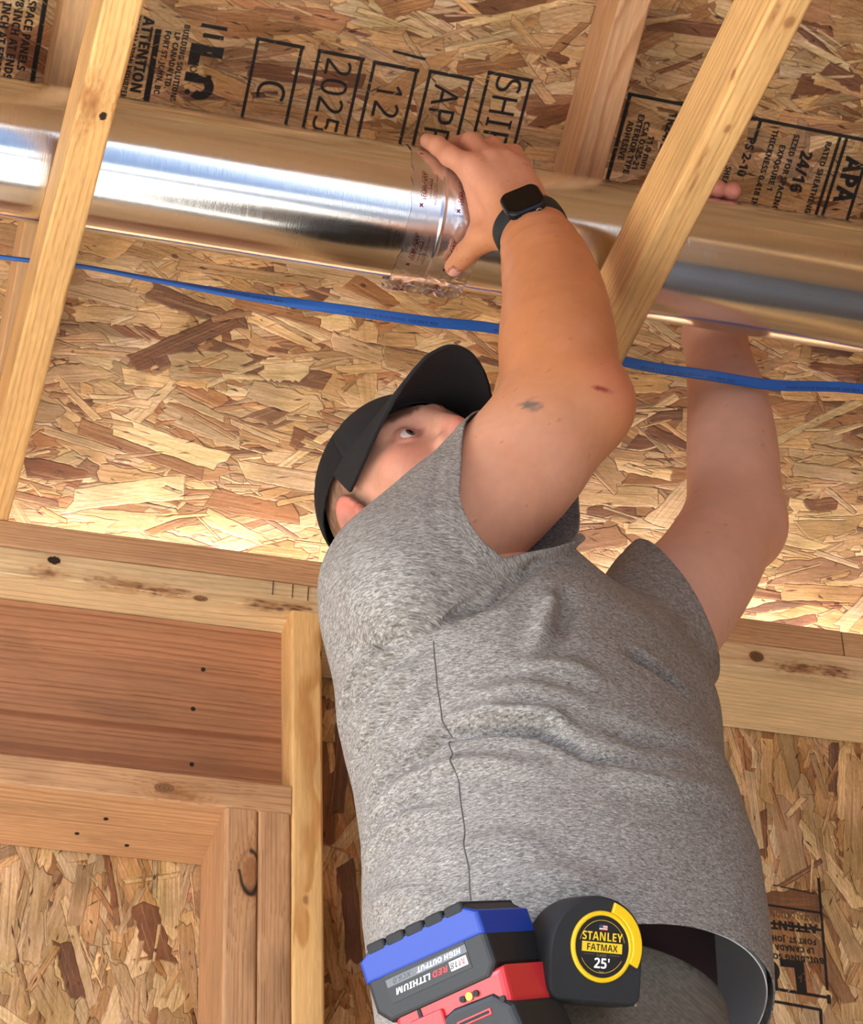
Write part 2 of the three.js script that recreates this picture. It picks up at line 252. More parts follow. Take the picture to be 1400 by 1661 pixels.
function stampWall(q) { // upside down: letters stand toward the floor
  const U = Math.PI;
  inkLine(q, 1.083, 2.18, 1.076, 2.026, 0.0035); inkLine(q, 0.95, 2.137, 1.082, 2.131, 0.003); inkLine(q, 0.95, 2.112, 1.081, 2.107, 0.0035); inkLine(q, 0.95, 2.025, 1.078, 2.016, 0.004); inkLine(q, 0.95, 2.009, 1.064, 1.999, 0.004); inkLine(q, 1.064, 2.0, 1.06, 1.95, 0.004); inkLine(q, 1.077, 2.02, 1.076, 2.008, 0.005);
  ink(q, 'INSTALLATION', 1.077, 2.1265, 0.0098, U, 'left', 'normal'); ink(q, 'ATTENTION', 1.0735, 2.1135, 0.017, U); ink(q, 'FORT ST. JOHN', 1.0695, 2.093, 0.0095, U); ink(q, 'LP CANADA LTD.', 1.0655, 2.0815, 0.0095, U); ink(q, 'BUILDING SOLUTIONS', 1.0765, 2.0685, 0.0105, U);
  q.fillRect(1.036, -2.062, 0.013, 0.042); q.fillRect(1.018, -2.062, 0.03, 0.01); q.fillRect(1.0, -2.05, 0.012, 0.03); q.lineWidth = 0.009; q.beginPath(); q.arc(1.0, -2.045, 0.012, 0, 7); q.stroke();
  ink(q, '2025', 1.054, 1.963, 0.042, U); inkLine(q, 1.02, 2.163, 1.075, 2.157, 0.0016);
}

// ------------------------------------------------------------------ the building
const M_SL = 0.49403, Y0 = 2.63103, KS = Math.sqrt(1 + M_SL * M_SL), RZ = 1.375; // roof slope, underside height at z = 0, ridge
const concrete = (() => { const S = 1024, d = new Uint8Array(S * S * 4); for (let y = 0; y < S; y++) for (let x = 0; x < S; x++) { const v = 118 + 22 * fbm(x / 90, y / 90, 1, 5) + 9 * noise(x / 2.2, y / 2.2, 4) - 18 * Math.max(0, fbm(x / 40, y / 40, 7) - 0.2), o = (y * S + x) * 4; d[o] = v; d[o + 1] = v * 0.985; d[o + 2] = v * 0.95; d[o + 3] = 255; } return std({ map: dataTex(d, S, S), roughness: 0.85 }); })();
function metric(geo, su, sv, ax = 'xz') { const p = geo.attributes.position, u = geo.attributes.uv; for (let i = 0; i < p.count; i++) u.setXY(i, (ax[0] === 'x' ? p.getX(i) : p.getZ(i)) / su, (ax[1] === 'z' ? p.getZ(i) : p.getY(i)) / sv); return geo; }
{ const f = structure('floor'); const m = part('slab', metric(new THREE.BoxGeometry(4.4, 0.12, 3.06), 2, 2), concrete, f); m.position.set(1.0, -0.06, 1.375); }
{ const gnd = structure('ground'); const S = 1024, d = new Uint8Array(S * S * 4); for (let y = 0; y < S; y++) for (let x = 0; x < S; x++) { const v = 128 + 30 * fbm(x / 60, y / 60, 2, 4) + 26 * noise(x / 1.7, y / 1.7, 9), o = (y * S + x) * 4; d[o] = v; d[o + 1] = v * 0.96; d[o + 2] = v * 0.88; d[o + 3] = 255; }
  const t = dataTex(d, S, S); const m = part('gravel', metric(new THREE.BoxGeometry(70, 0.2, 70), 1.5, 1.5), std({ map: t, roughness: 0.95 }), gnd); m.position.set(0, -0.24, 0);
  const asphalt = std({ color: 0x4a4d52, roughness: 0.9 }), pad = std({ color: 0xe2ded4, roughness: 0.9 });
  part('driveway', new THREE.BoxGeometry(14, 0.1, 12), asphalt, gnd).position.set(3, -0.16, 8.95); part('patio', new THREE.BoxGeometry(9, 0.1, 7), pad, gnd).position.set(0.5, -0.16, -3.75); }

// roof: sheathing panels on both slopes, the one over the wall carries the printed stamps
const roofMat = osb(2048, 1290, 1402.7, -0.16, 0.72, 0.0, 17, ROOF_STRANDS, stampRoof);
{ const roof = structure('ceiling');
  const panel = (x0, x1, s0, s1, front, mat, spec) => {
    const g = new THREE.BoxGeometry(x1 - x0 - 0.003, 0.0111, s1 - s0 - 0.003), p = g.attributes.position, u = g.attributes.uv;
    for (let i = 0; i < p.count; i++) { const X = p.getX(i) + (x0 + x1) / 2, Sv = p.getZ(i) + (s0 + s1) / 2; spec ? u.setXY(i, (X + 0.16) / 1.46, (Sv + 0.2) / 0.92) : u.setXY(i, X / 0.9, Sv / 0.9); }
    const m = part('sheathing_panel', g, mat, roof), s = (s0 + s1) / 2, z = s / KS, a = Math.atan(M_SL), n = 0.0056;
    m.position.set((x0 + x1) / 2, Y0 + M_SL * z + n * Math.cos(a), front ? 2 * RZ - z + n * Math.sin(a) : z - n * Math.sin(a)); m.rotation.x = front ? a : -a; if (front) { g.scale(1, 1, -1); g.index.array.reverse(); g.computeVertexNormals(); }
  };
  const top = RZ * KS;
  for (const [x0, x1] of [[-1.45, -0.7], [-0.7, 1.74], [1.74, 3.1]]) for (const [s0, s1] of [[-0.502, 0.718], [0.718, top]]) for (const f of [0, 1]) panel(x0, x1, s0, s1, f, !f && x0 === -0.7 && s0 < 0 ? roofMat : MAT.osbGeneric, !f && x0 === -0.7 && s0 < 0);
}

// wall behind the man: sheathing, plates, header and studs of an opening
const wallMat = osb(2048, 1160, 1600, 0.0, 2.46, -Math.PI / 2, 41, WALL_STRANDS, stampWall);
{ const w = structure('wall_back');
  const sheet = (x0, x1, mat, spec) => { const g = new THREE.BoxGeometry(x1 - x0 - 0.003, 2.44, 0.0111), p = g.attributes.position, u = g.attributes.uv; for (let i = 0; i < p.count; i++) { const X = p.getX(i) + (x0 + x1) / 2, Y = p.getY(i) + 1.23; spec ? u.setXY(i, X / 1.28, (Y - 1.735) / 0.725) : u.setXY(i, Y / 0.9, X / 0.9); } const m = part('sheathing_panel', g, mat, w); m.position.set((x0 + x1) / 2, 1.23, -0.1456); };
  sheet(-0.02, 1.2, wallMat, true); sheet(-1.2, -0.02, wallMat, true); sheet(1.2, 3, wallMat, true);
  const X = AX.x;
  lumber('top_plate', w, { L: 2.29, h: 0.038, w: 0.14, tone: 'fir', seed: 3, axes: X, pos: [-0.055, 2.441, -0.07], res: 800, knots: [[0.85, 0.20, 0.012, 0.006, 0.5, '']], label: 'pinkish brown upper top plate' });
  lumber('top_plate', w, { L: 1.9, h: 0.038, w: 0.14, tone: 'tan', seed: 4, axes: X, pos: [2.042, 2.441, -0.0705], res: 500 });
  lumber('top_plate', w, { L: 2.0, h: 0.038, w: 0.14, tone: 'pale', seed: 5, axes: X, pos: [0.58, 2.403, -0.069], res: 880, wane: 0.003, spacing: 0.006, label: 'pale yellow lower top plate with pitch marks and a dark knot',
    knots: [[0.513, 0.147, 0.007, 0.006, 1, 'hole'], [0.507, 0.166, 0.02, 0.008, 0.3, 'pitch'], [0.6, 0.169, 0.04, 0.009, 0.3, 'pitch'], [0.64, 0.171, 0.035, 0.008, 0.5, 'pitch'], [0.688, 0.1745, 0.009, 0.0045, 0.45, ''], [0.773, 0.174, 0.03, 0.009, 0.6, 'pitch'], [0.8, 0.172, 0.022, 0.009, 0.5, 'pitch'], [1.39, 0.155, 0.01, 0.0075, 0.55, ''], [1.45, 0.166, 0.035, 0.009, 0.4, 'pitch'], [1.49, 0.164, 0.03, 0.008, 0.5, 'pitch']] });
  lumber('top_plate', w, { L: 0.78, h: 0.038, w: 0.14, tone: 'pine', seed: 6, axes: X, pos: [-0.81, 2.403, -0.07], res: 300 });
  lumber('top_plate', w, { L: 1.3, h: 0.038, w: 0.14, tone: 'pine', seed: 7, axes: X, pos: [2.24, 2.403, -0.07], res: 300 });
  const yb = 2.1438;
  const hd = lumber('header', w, { L: 1.538, h: 0.2402, w: 0.089, tone: 'red', seed: 8, axes: X, pos: [-0.3914, 2.2639, -0.0955], res: 820, r: 0.002, spacing: 0.0085, pith: [-0.35, 0.1], label: 'wide reddish header board over the opening' });
  const hp = lumber('header_plate', w, { L: 1.538, h: 0.038, w: 0.14, tone: 'fir', seed: 9, axes: X, pos: [-0.3914, yb - 0.019, -0.07], res: 900, knots: [[1.392, 0.157, 0.012, 0.006, 0.35, ''], [1.407, 0.163, 0.03, 0.012, 0.15, 'pitch']], label: 'flat board under the header' });
  for (const [x, y] of [[0.283, 2.318], [0.272, 2.262], [0.272, 2.187], [0.272, 2.158]]) hardware([x, y, -0.051], w, 'z');
  for (const [x, z] of [[0.176, -0.055], [0.15, -0.095], [0.21, -0.11]]) hardware([x, yb - 0.0378, z], w, 'y');
  const stud = (x, y1, o) => lumber(o.name || 'stud', w, { L: y1, h: 0.038, w: 0.14, axes: AX.y, pos: [x, y1 / 2, -0.07 + (o.dz || 0)], ...o });
  stud(0.3966, 2.384, { name: 'king_stud', tone: 'pine', seed: 10, res: 720, r: 0.0045, spacing: 0.0036, pith: [0.004, -0.3], knots: [[2.327, 0.174, 0.008, 0.0045, 0.9, ''], [2.0, 0.15, 0.006, 0.003, 0.1, '']], label: 'yellow king stud right of the header' });
  stud(0.3586, 2.1058, { name: 'jack_stud', tone: 'fir', seed: 11, res: 720, r: 0.004, spacing: 0.003 }); 
  stud(0.3206, 2.1058, { name: 'jack_stud', tone: 'fir', seed: 12, res: 720, r: 0.0045, spacing: 0.003, knots: [[2.03, 0.1625, 0.026, 0.0115, 0.95, 'ring'], [2.027, 0.163, 0.02, 0.008, 0.02, '']], label: 'pinkish jack stud with a large black-rimmed knot' });
  for (const x of [-1.18, 1.31, 1.92, 2.53]) stud(x, 2.384, { tone: 'pine', seed: 20 + Math.round(x * 3), res: 260 });
  for (let k = 0; k < 4; k++) { const m = part('saw_kerf', new THREE.BoxGeometry(0.0007, 0.02, 0.001), MAT.nail, w); m.position.set(0.355 + [0, 0.024, 0.043, 0.062][k], 2.411 - k * 0.001, 0.0012); m.rotation.z = -0.05; }
}
// gable ends and the wall with the wide opening behind the camera
{ const plain = (name, segs) => { const w = structure(name); for (const [sx, sy, sz, x, y, z] of segs) { const g = new THREE.BoxGeometry(sx, sy, sz); metric(g, 0.9, 0.9, sx < sz ? 'zy' : 'xy'); part('wall_panel', g, MAT.osbGeneric, w).position.set(x, y, z); } return w; };
  const gable = (name, x) => { const s = new THREE.Shape(); s.moveTo(-0.15, 0); s.lineTo(2.9, 0); s.lineTo(2.9, 2.55); s.lineTo(RZ, Y0 + M_SL * RZ); s.lineTo(-0.15, 2.55); const g = new THREE.ExtrudeGeometry(s, { depth: 0.1, bevelEnabled: false }); g.rotateY(-Math.PI / 2); const u = g.attributes.uv; for (let i = 0; i < u.count; i++) u.setXY(i, u.getX(i) / 0.9, u.getY(i) / 0.9); const w = structure(name); part('wall_panel', g, MAT.osbGeneric, w).position.x = x; };
  gable('wall_right', 3.1);
  plain('wall_left', [[0.1, 2.46, 0.55, -1.15, 1.23, 0.135], [0.1, 2.46, 0.45, -1.15, 1.23, 2.675], [0.1, 0.16, 2.04, -1.15, 2.38, 1.43], [0.1, 0.3, 2.6, -1.15, 2.61, 1.375], [0.1, 0.3, 1.6, -1.15, 2.91, 1.375], [0.1, 0.25, 0.7, -1.15, 3.18, 1.375]]);
  plain('wall_front', [[0.2, 2.46, 0.14, -1.1, 1.23, 2.82], [1.9, 2.46, 0.14, 2.15, 1.23, 2.82], [2.2, 0.09, 0.14, 0.1, 2.415, 2.82]]);
}
// trusses: bottom chord, top chords and king post; they carry the duct and the cable
function truss(x, o) {
  const t = thing('roof_truss', o.label, 'truss', 'roof trusses set two feet apart'); t.position.set(x, 0, 0); t.rotation.y = o.turn || 0;
  const a = Math.atan(M_SL), zs = -0.098, L = 2.85;
  lumber('bottom_chord', t, { L, h: 0.089, w: 0.038, axes: AX.z, pos: [0, 2.5045, zs + L / 2], ...o.bottom });
  const Lt = (RZ + 0.45) * KS, z0 = (RZ - 0.45) / 2, n = 0.0445;
  const m = lumber('top_chord', t, { L: Lt, h: 0.089, w: 0.038, ...o.top }); m.quaternion.setFromRotationMatrix(new THREE.Matrix4().makeBasis(V(0, -Math.sin(a), -Math.cos(a)), V(0, Math.cos(a), -Math.sin(a)), V(1, 0, 0))); m.position.set(0, Y0 + M_SL * z0 - n * Math.cos(a), z0 + n * Math.sin(a));
  const b = m.clone(); b.position.z = 2 * RZ - m.position.z; b.quaternion.setFromRotationMatrix(new THREE.Matrix4().makeBasis(V(0, -Math.sin(a), Math.cos(a)), V(0, Math.cos(a), Math.sin(a)), V(-1, 0, 0))); t.add(b);
  const k = part('king_post', new RoundedBoxGeometry(0.038, 0.62, 0.089, 2, 0.003), m.material, t); k.position.set(0, 2.855, RZ); // far above the frame
  return t;
}
const t1 = truss(0.019, { label: 'left of the two trusses, a chipped knot where its lower chord crosses the duct', bottom: { tone: 'pine', seed: 31, res: 720, wane: 0.004, r: 0.0045, spacing: 0.0055, pith: [-0.06, 0.03], knots: [[2.045, 0.145, 0.03, 0.014, 0.02, 'pitch'], [2.03, 0.151, 0.012, 0.007, 0.02, 'pitch'], [2.06, 0.1295, 0.0055, 0.0032, 1, 'hole'], [2.745, 0.14, 0.003, 0.002, 0.9, 'hole'], [2.747, 0.15, 0.003, 0.002, 0.9, 'hole']] }, top: { tone: 'tan', seed: 32, res: 500, spacing: 0.0034 } });
const t2 = truss(0.6305, { label: 'right of the two trusses, its lower chord slanting down behind the raised elbow', bottom: { tone: 'pine', seed: 33, res: 720, wane: 0.005, r: 0.0045, spacing: 0.0075, pith: [-0.05, 0.012], knots: [[1.775, 0.149, 0.02, 0.0028, 0.12, 'pitch'], [1.98, 0.1475, 0.016, 0.0028, 0.12, 'pitch'], [2.012, 0.1435, 0.02, 0.0022, 0.12, 'pitch'], [1.779, 0.131, 0.008, 0.005, 0.05, ''], [1.862, 0.1605, 0.007, 0.004, 0.05, ''], [1.93, 0.1375, 0.006, 0.003, 0.05, '']] }, top: { tone: 'fir', seed: 34, res: 500, spacing: 0.004 } });
for (const [k, x] of [-0.592, 1.242, 1.853, 2.464].entries()) { const c = (k % 2 ? t1 : t2).clone(); c.name = numbered('roof_truss'); c.position.x = x; c.userData = { label: ['roof truss next to the left of the two in view, outside the picture', 'roof truss next to the right of the two in view, outside the picture', 'second roof truss to the right beyond the picture edge', 'third roof truss to the right, nearest the right gable wall'][k], category: 'truss', group: 'roof trusses set two feet apart' }; scene.add(c); }

// ------------------------------------------------------------------ galvanised duct, foil tape, blue cable
const DY = 2.6245, DZ = 0.45, DR = 0.0755;
{ // sheet: fine rolling scratches and faint spangle
  const S = 1024, rm = new Uint8Array(S * S * 4), bm = new Uint8Array(S * S * 4);
  for (let y = 0; y < S; y++) for (let x = 0; x < S; x++) {
    const o = (y * S + x) * 4, sc = noise(x * 0.9, y * 0.035, 3), sp = fbm(x / 26, y / 26, 5, 3), r = 150 + 30 * sp + 26 * sc, b = 128 + 46 * sc + 24 * sp + 34 * noise(x * 0.22, y * 0.4, 8);
    rm[o] = rm[o + 1] = rm[o + 2] = clamp(r, 0, 255); rm[o + 3] = 255; bm[o] = bm[o + 1] = bm[o + 2] = clamp(b, 0, 255); bm[o + 3] = 255;
  }
  const rt = dataTex(rm, S, S, false), bt = dataTex(bm, S, S, false); for (const t of [rt, bt]) t.repeat.set(3, 1);
  MAT.zinc = phys({ color: new THREE.Color(0.76, 0.76, 0.745), metalness: 1, roughness: 0.27, roughnessMap: rt, bumpMap: bt, bumpScale: 0.00006 });
  const duct = thing('air_duct', 'round galvanised steel duct running across the trusses behind the lower chords', 'duct'); duct.position.set(0, DY, DZ);
  const pipe = (x0, x1, R0, seed, crimp) => {
    const nx = Math.round((x1 - x0) / 0.008), na = 160, pos = [], uv = [], idx = [];
    for (let i = 0; i <= nx; i++) for (let j = 0; j <= na; j++) {
      const x = lerp(x0, x1, i / nx), a = (j / na) * 2 * Math.PI - 2.2, ca = Math.cos(a), sa = Math.sin(a);
      let r = R0 + 0.00035 * noise(x * 2.2, ca * 1.3 + 5, sa * 1.3 + seed) + 0.00012 * noise(x * 1.1, ca * 5, sa * 5 + seed) + 0.00008 * noise(x * 9, ca * 3, sa * 3 + seed);
      const seam = Math.abs(a - 3.6); if (seam < 0.06) r += 0.0022 * (1 - seam / 0.06); // lock seam, on the wall side
      if (crimp) { const e = crimp > 0 ? x - x0 : x1 - x; if (Math.abs(e - 0.03) < 0.004) r += 0.0012 * (1 - Math.abs(e - 0.03) / 0.004); }
      pos.push(x, r * sa, r * ca); uv.push(x / 0.48, j / na);
    }
    for (let i = 0; i < nx; i++) for (let j = 0; j < na; j++) { const a = i * (na + 1) + j, b = a + na + 1; idx.push(a, b, a + 1, a + 1, b, b + 1); }
    const g = new THREE.BufferGeometry(); g.setAttribute('position', new THREE.Float32BufferAttribute(pos, 3)); g.setAttribute('uv', new THREE.Float32BufferAttribute(uv, 2)); g.setIndex(idx); g.computeVertexNormals();
    // the last column repeats the first: share its normal
    const n = g.attributes.normal; for (let i = 0; i <= nx; i++) { const a = i * (na + 1), b = a + na, v = V(n.getX(a) + n.getX(b), n.getY(a) + n.getY(b), n.getZ(a) + n.getZ(b)).normalize(); n.setXYZ(a, v.x, v.y, v.z); n.setXYZ(b, v.x, v.y, v.z); }
    return part('pipe_section', g, MAT.zinc, duct);
  };
  pipe(-1.08, 0.452, DR, 3, 0); pipe(0.436, 3.08, DR - 0.0009, 7, 1);
}
{ // foil tape wrapped round the joint, printed in dark red, its tail crumpled underneath
  const x0 = 0.391, x1 = 0.476, a0 = -140, a1 = 75, W = 512, H = 1700, c = document.createElement('canvas'); c.width = W; c.height = H; const g = c.getContext('2d');
  g.fillStyle = 'rgb(214,210,210)'; g.fillRect(0, 0, W, H); const mm = W / 85, yOf = (deg) => ((a1 - deg) / (a1 - a0)) * H; g.fillStyle = 'rgb(112,10,20)';
  const t = (s, xmm, deg, size, al = 'left') => { g.save(); g.translate(xmm * mm, yOf(deg)); g.rotate(-Math.PI / 2); g.font = `${size * mm}px sans-serif`; g.textAlign = al; g.fillText(s, 0, 0); g.restore(); };
  for (const d of [-150, -96, -42, 12, 66]) for (const xo of [0, 42]) { t('FOIL-GRIP', 15.5 + xo, d + 15, 7.0); t('1402', 22.8 + xo, d + 22, 6.4); t('Pressure Sensitive Sealant', 28.5 + xo, d + 10, 3.1); }
  for (const d of [-128, -74, -20, 34]) for (const xo of [0, 42]) { t('HARDCAST', 17.5 + xo, d - 9, 6.6); t('hardcast sealing tape', 22 + xo, d - 8, 2.6); t('UL 181A-P / B-FX', 26 + xo, d - 8, 2.6); g.save(); g.translate((12 + xo) * mm, yOf(d - 14)); g.rotate(-0.9); g.fillRect(-14, -5, 30, 8); g.fillRect(-3, -16, 7, 32); g.restore(); }
  const map = canvasTex(c); map.wrapS = map.wrapT = THREE.ClampToEdgeWrapping;
  const nx = 70, na = 260, pos = [], uv = [], idx = [];
  for (let i = 0; i <= nx; i++) for (let j = 0; j <= na; j++) {
    const u = i / nx, v = j / na, deg = lerp(a0, a1, v), a = deg * Math.PI / 180, x = lerp(x0, x1, u) + 0.0016 * noise(v * 30, 2) * (u > 0.9 || u < 0.06 ? 1 : 0) + (deg < -118 ? -0.004 * sstep(-118, -140, deg) : 0);
    const wr = (s, k) => { const n = noise(u * 7 * s + k, v * 22 * s, k); return 1 - Math.abs(n) * 2; }, loose = 0.06 + 0.5 * sstep(-62, -85, deg) + 0.5 * sstep(0.45, 0.8, u);
    let r = DR + 0.0007 + loose * (0.0006 * Math.max(0, wr(1, 3)) + 0.0004 * Math.max(0, wr(2.3, 9)));
    r += sstep(-110, -132, deg) * (0.0055 + 0.0045 * wr(1.2, 5)) + (u > 0.42 && u < 0.47 ? 0.0006 : 0);
    pos.push(x, r * Math.sin(a), r * Math.cos(a)); uv.push(u, v);
  }
  for (let i = 0; i < nx; i++) for (let j = 0; j < na; j++) { const a = i * (na + 1) + j, b = a + na + 1; idx.push(a, b, a + 1, a + 1, b, b + 1); }
  const geo = new THREE.BufferGeometry(); geo.setAttribute('position', new THREE.Float32BufferAttribute(pos, 3)); geo.setAttribute('uv', new THREE.Float32BufferAttribute(uv, 2)); geo.setIndex(idx); geo.computeVertexNormals();
  const m = new THREE.Mesh(geo, phys({ map, metalness: 0.95, roughness: 0.2, side: THREE.DoubleSide })); m.name = 'foil_tape'; m.position.set(0, DY, DZ); m.userData = { label: 'crinkled silver foil tape with dark red print wrapped round the duct joint', category: 'tape' }; scene.add(shade(m));
}
{ // flat blue cable lying on the lower chords, twisting from edge to flat
  const pts = [[-1.0, 2.557, 0.356, 0], [-0.3, 2.557, 0.353, 0], [-0.03, 2.556, 0.352, -0.1], [0.057, 2.556, 0.357, -0.05], [0.15, 2.5555, 0.3535, 0.1], [0.245, 2.555, 0.351, 0.5], [0.34, 2.5545, 0.3535, 1], [0.457, 2.554, 0.357, 1.2], [0.527, 2.5545, 0.362, 1.3], [0.6, 2.5555, 0.354, 1.35], [0.66, 2.554, 0.344, 1.4], [0.72, 2.539, 0.355, 1.4], [0.783, 2.527, 0.37, 1.35], [0.858, 2.527, 0.37, 1.35], [0.965, 2.543, 0.368, 1.4], [1.24, 2.556, 0.36, 1.4], [2.9, 2.556, 0.356, 1]];
  const curve = new THREE.CatmullRomCurve3(pts.map((p) => V(p[0], p[1], p[2]))), n = 320, m = 20, pos = [], idx = [], uv = [];
  for (let i = 0; i <= n; i++) {
    const t = i / n, p = curve.getPoint(t), d = curve.getTangent(t), f = t * (pts.length - 1), k = Math.min(pts.length - 2, Math.floor(f)), tw = lerp(pts[k][3], pts[k + 1][3], f - k);
    const side = V(0, 1, 0).cross(d).normalize(), up = d.clone().cross(side).normalize();
    for (let j = 0; j <= m; j++) { const a = (j / m) * 2 * Math.PI, e = 2.6, ca = Math.cos(a), sa = Math.sin(a), sx = Math.sign(ca) * Math.pow(Math.abs(ca), 2 / e) * 0.0062, sy = Math.sign(sa) * Math.pow(Math.abs(sa), 2 / e) * 0.0024 * (1 + 0.12 * Math.cos(3 * a)), A = tw + 0.9;
      const q = p.clone().addScaledVector(side, sx * Math.cos(A) - sy * Math.sin(A)).addScaledVector(up, sx * Math.sin(A) + sy * Math.cos(A)); pos.push(q.x, q.y, q.z); uv.push(q.x / 0.35, j / m); }
  }
  for (let i = 0; i < n; i++) for (let j = 0; j < m; j++) { const a = i * (m + 1) + j, b = a + m + 1; idx.push(a, a + 1, b, b, a + 1, b + 1); }
  const geo = new THREE.BufferGeometry(); geo.setAttribute('position', new THREE.Float32BufferAttribute(pos, 3)); geo.setAttribute('uv', new THREE.Float32BufferAttribute(uv, 2)); geo.setIndex(idx); geo.computeVertexNormals();
  const c = document.createElement('canvas'); c.width = 2048; c.height = 256; const g = c.getContext('2d'); g.fillStyle = 'rgb(34,94,176)'; g.fillRect(0, 0, 2048, 256); g.fillStyle = 'rgb(18,40,92)'; g.font = 'bold 26px sans-serif'; for (let k = 0; k < 2; k++) for (const y of [60, 190]) g.fillText('14 AWG CU 2 CDR WITH GROUND  TYPE NM-B  600V', 40 + k * 1000, y);
  for (let k = 0; k < 500; k++) { g.fillStyle = `rgba(${k % 2 ? '255,255,255' : '10,20,60'},.05)`; g.fillRect(hash(k, 1, 2) * 2048, hash(k, 3, 4) * 256, 60, 2); }
  const t = canvasTex(c); t.wrapS = THREE.RepeatWrapping; const cb = new THREE.Mesh(geo, std({ map: t, roughness: 0.42 })); cb.name = 'electrical_cable'; cb.userData = { label: 'flat blue electrical cable lying across the trusses below the duct', category: 'cable' }; scene.add(shade(cb));
}

// ------------------------------------------------------------------ surfaces from distance fields
const sub = (a, b) => [a[0] - b[0], a[1] - b[1], a[2] - b[2]], dot = (a, b) => a[0] * b[0] + a[1] * b[1] + a[2] * b[2], add = (a, b, k = 1) => [a[0] + b[0] * k, a[1] + b[1] * k, a[2] + b[2] * k], norm = (a) => { const l = Math.hypot(a[0], a[1], a[2]); return [a[0] / l, a[1] / l, a[2] / l]; };
const smin = (a, b, k) => { const h = Math.max(k - Math.abs(a - b), 0) / k; return Math.min(a, b) - h * h * k * 0.25; };
const smax = (a, b, k) => -smin(-a, -b, k);
function cone(x, y, z, a, b, ra, rb) { // tapered capsule
  const dx = b[0] - a[0], dy = b[1] - a[1], dz = b[2] - a[2], l2 = dx * dx + dy * dy + dz * dz, t = clamp(((x - a[0]) * dx + (y - a[1]) * dy + (z - a[2]) * dz) / l2), ex = x - a[0] - dx * t, ey = y - a[1] - dy * t, ez = z - a[2] - dz * t;
  return Math.sqrt(ex * ex + ey * ey + ez * ez) - (ra + (rb - ra) * t);
}
const ball = (x, y, z, c, r) => Math.hypot(x - c[0], y - c[1], z - c[2]) - r;
const egg = (x, y, z, c, r) => { const a = (x - c[0]) / r[0], b = (y - c[1]) / r[1], d = (z - c[2]) / r[2], q = Math.sqrt(a * a + b * b + d * d), g = Math.sqrt((a / r[0]) ** 2 + (b / r[1]) ** 2 + (d / r[2]) ** 2); return q < 1e-4 ? -Math.min(...r) : q * (q - 1) / g; };
const chain = (x, y, z, P) => { let d = 9; for (let i = 0; i < P.length - 1; i++) d = Math.min(d, cone(x, y, z, P[i], P[i + 1], P[i][3], P[i + 1][3])); return d; };
function limb(P, n = 3) { // smooth curve through the joints, radii included
  const out = []; for (let i = 0; i < P.length - 1; i++) for (let k = 0; k < n; k++) { const a = P[Math.max(0, i - 1)], b = P[i], c = P[i + 1], d = P[Math.min(P.length - 1, i + 2)], t = k / n; out.push([0, 1, 2, 3].map((q) => 0.5 * (2 * b[q] + (c[q] - a[q]) * t + (2 * a[q] - 5 * b[q] + 4 * c[q] - d[q]) * t * t + (3 * b[q] - a[q] - 3 * c[q] + d[q]) * t * t * t))); }
  out.push(P[P.length - 1]); return out;
}
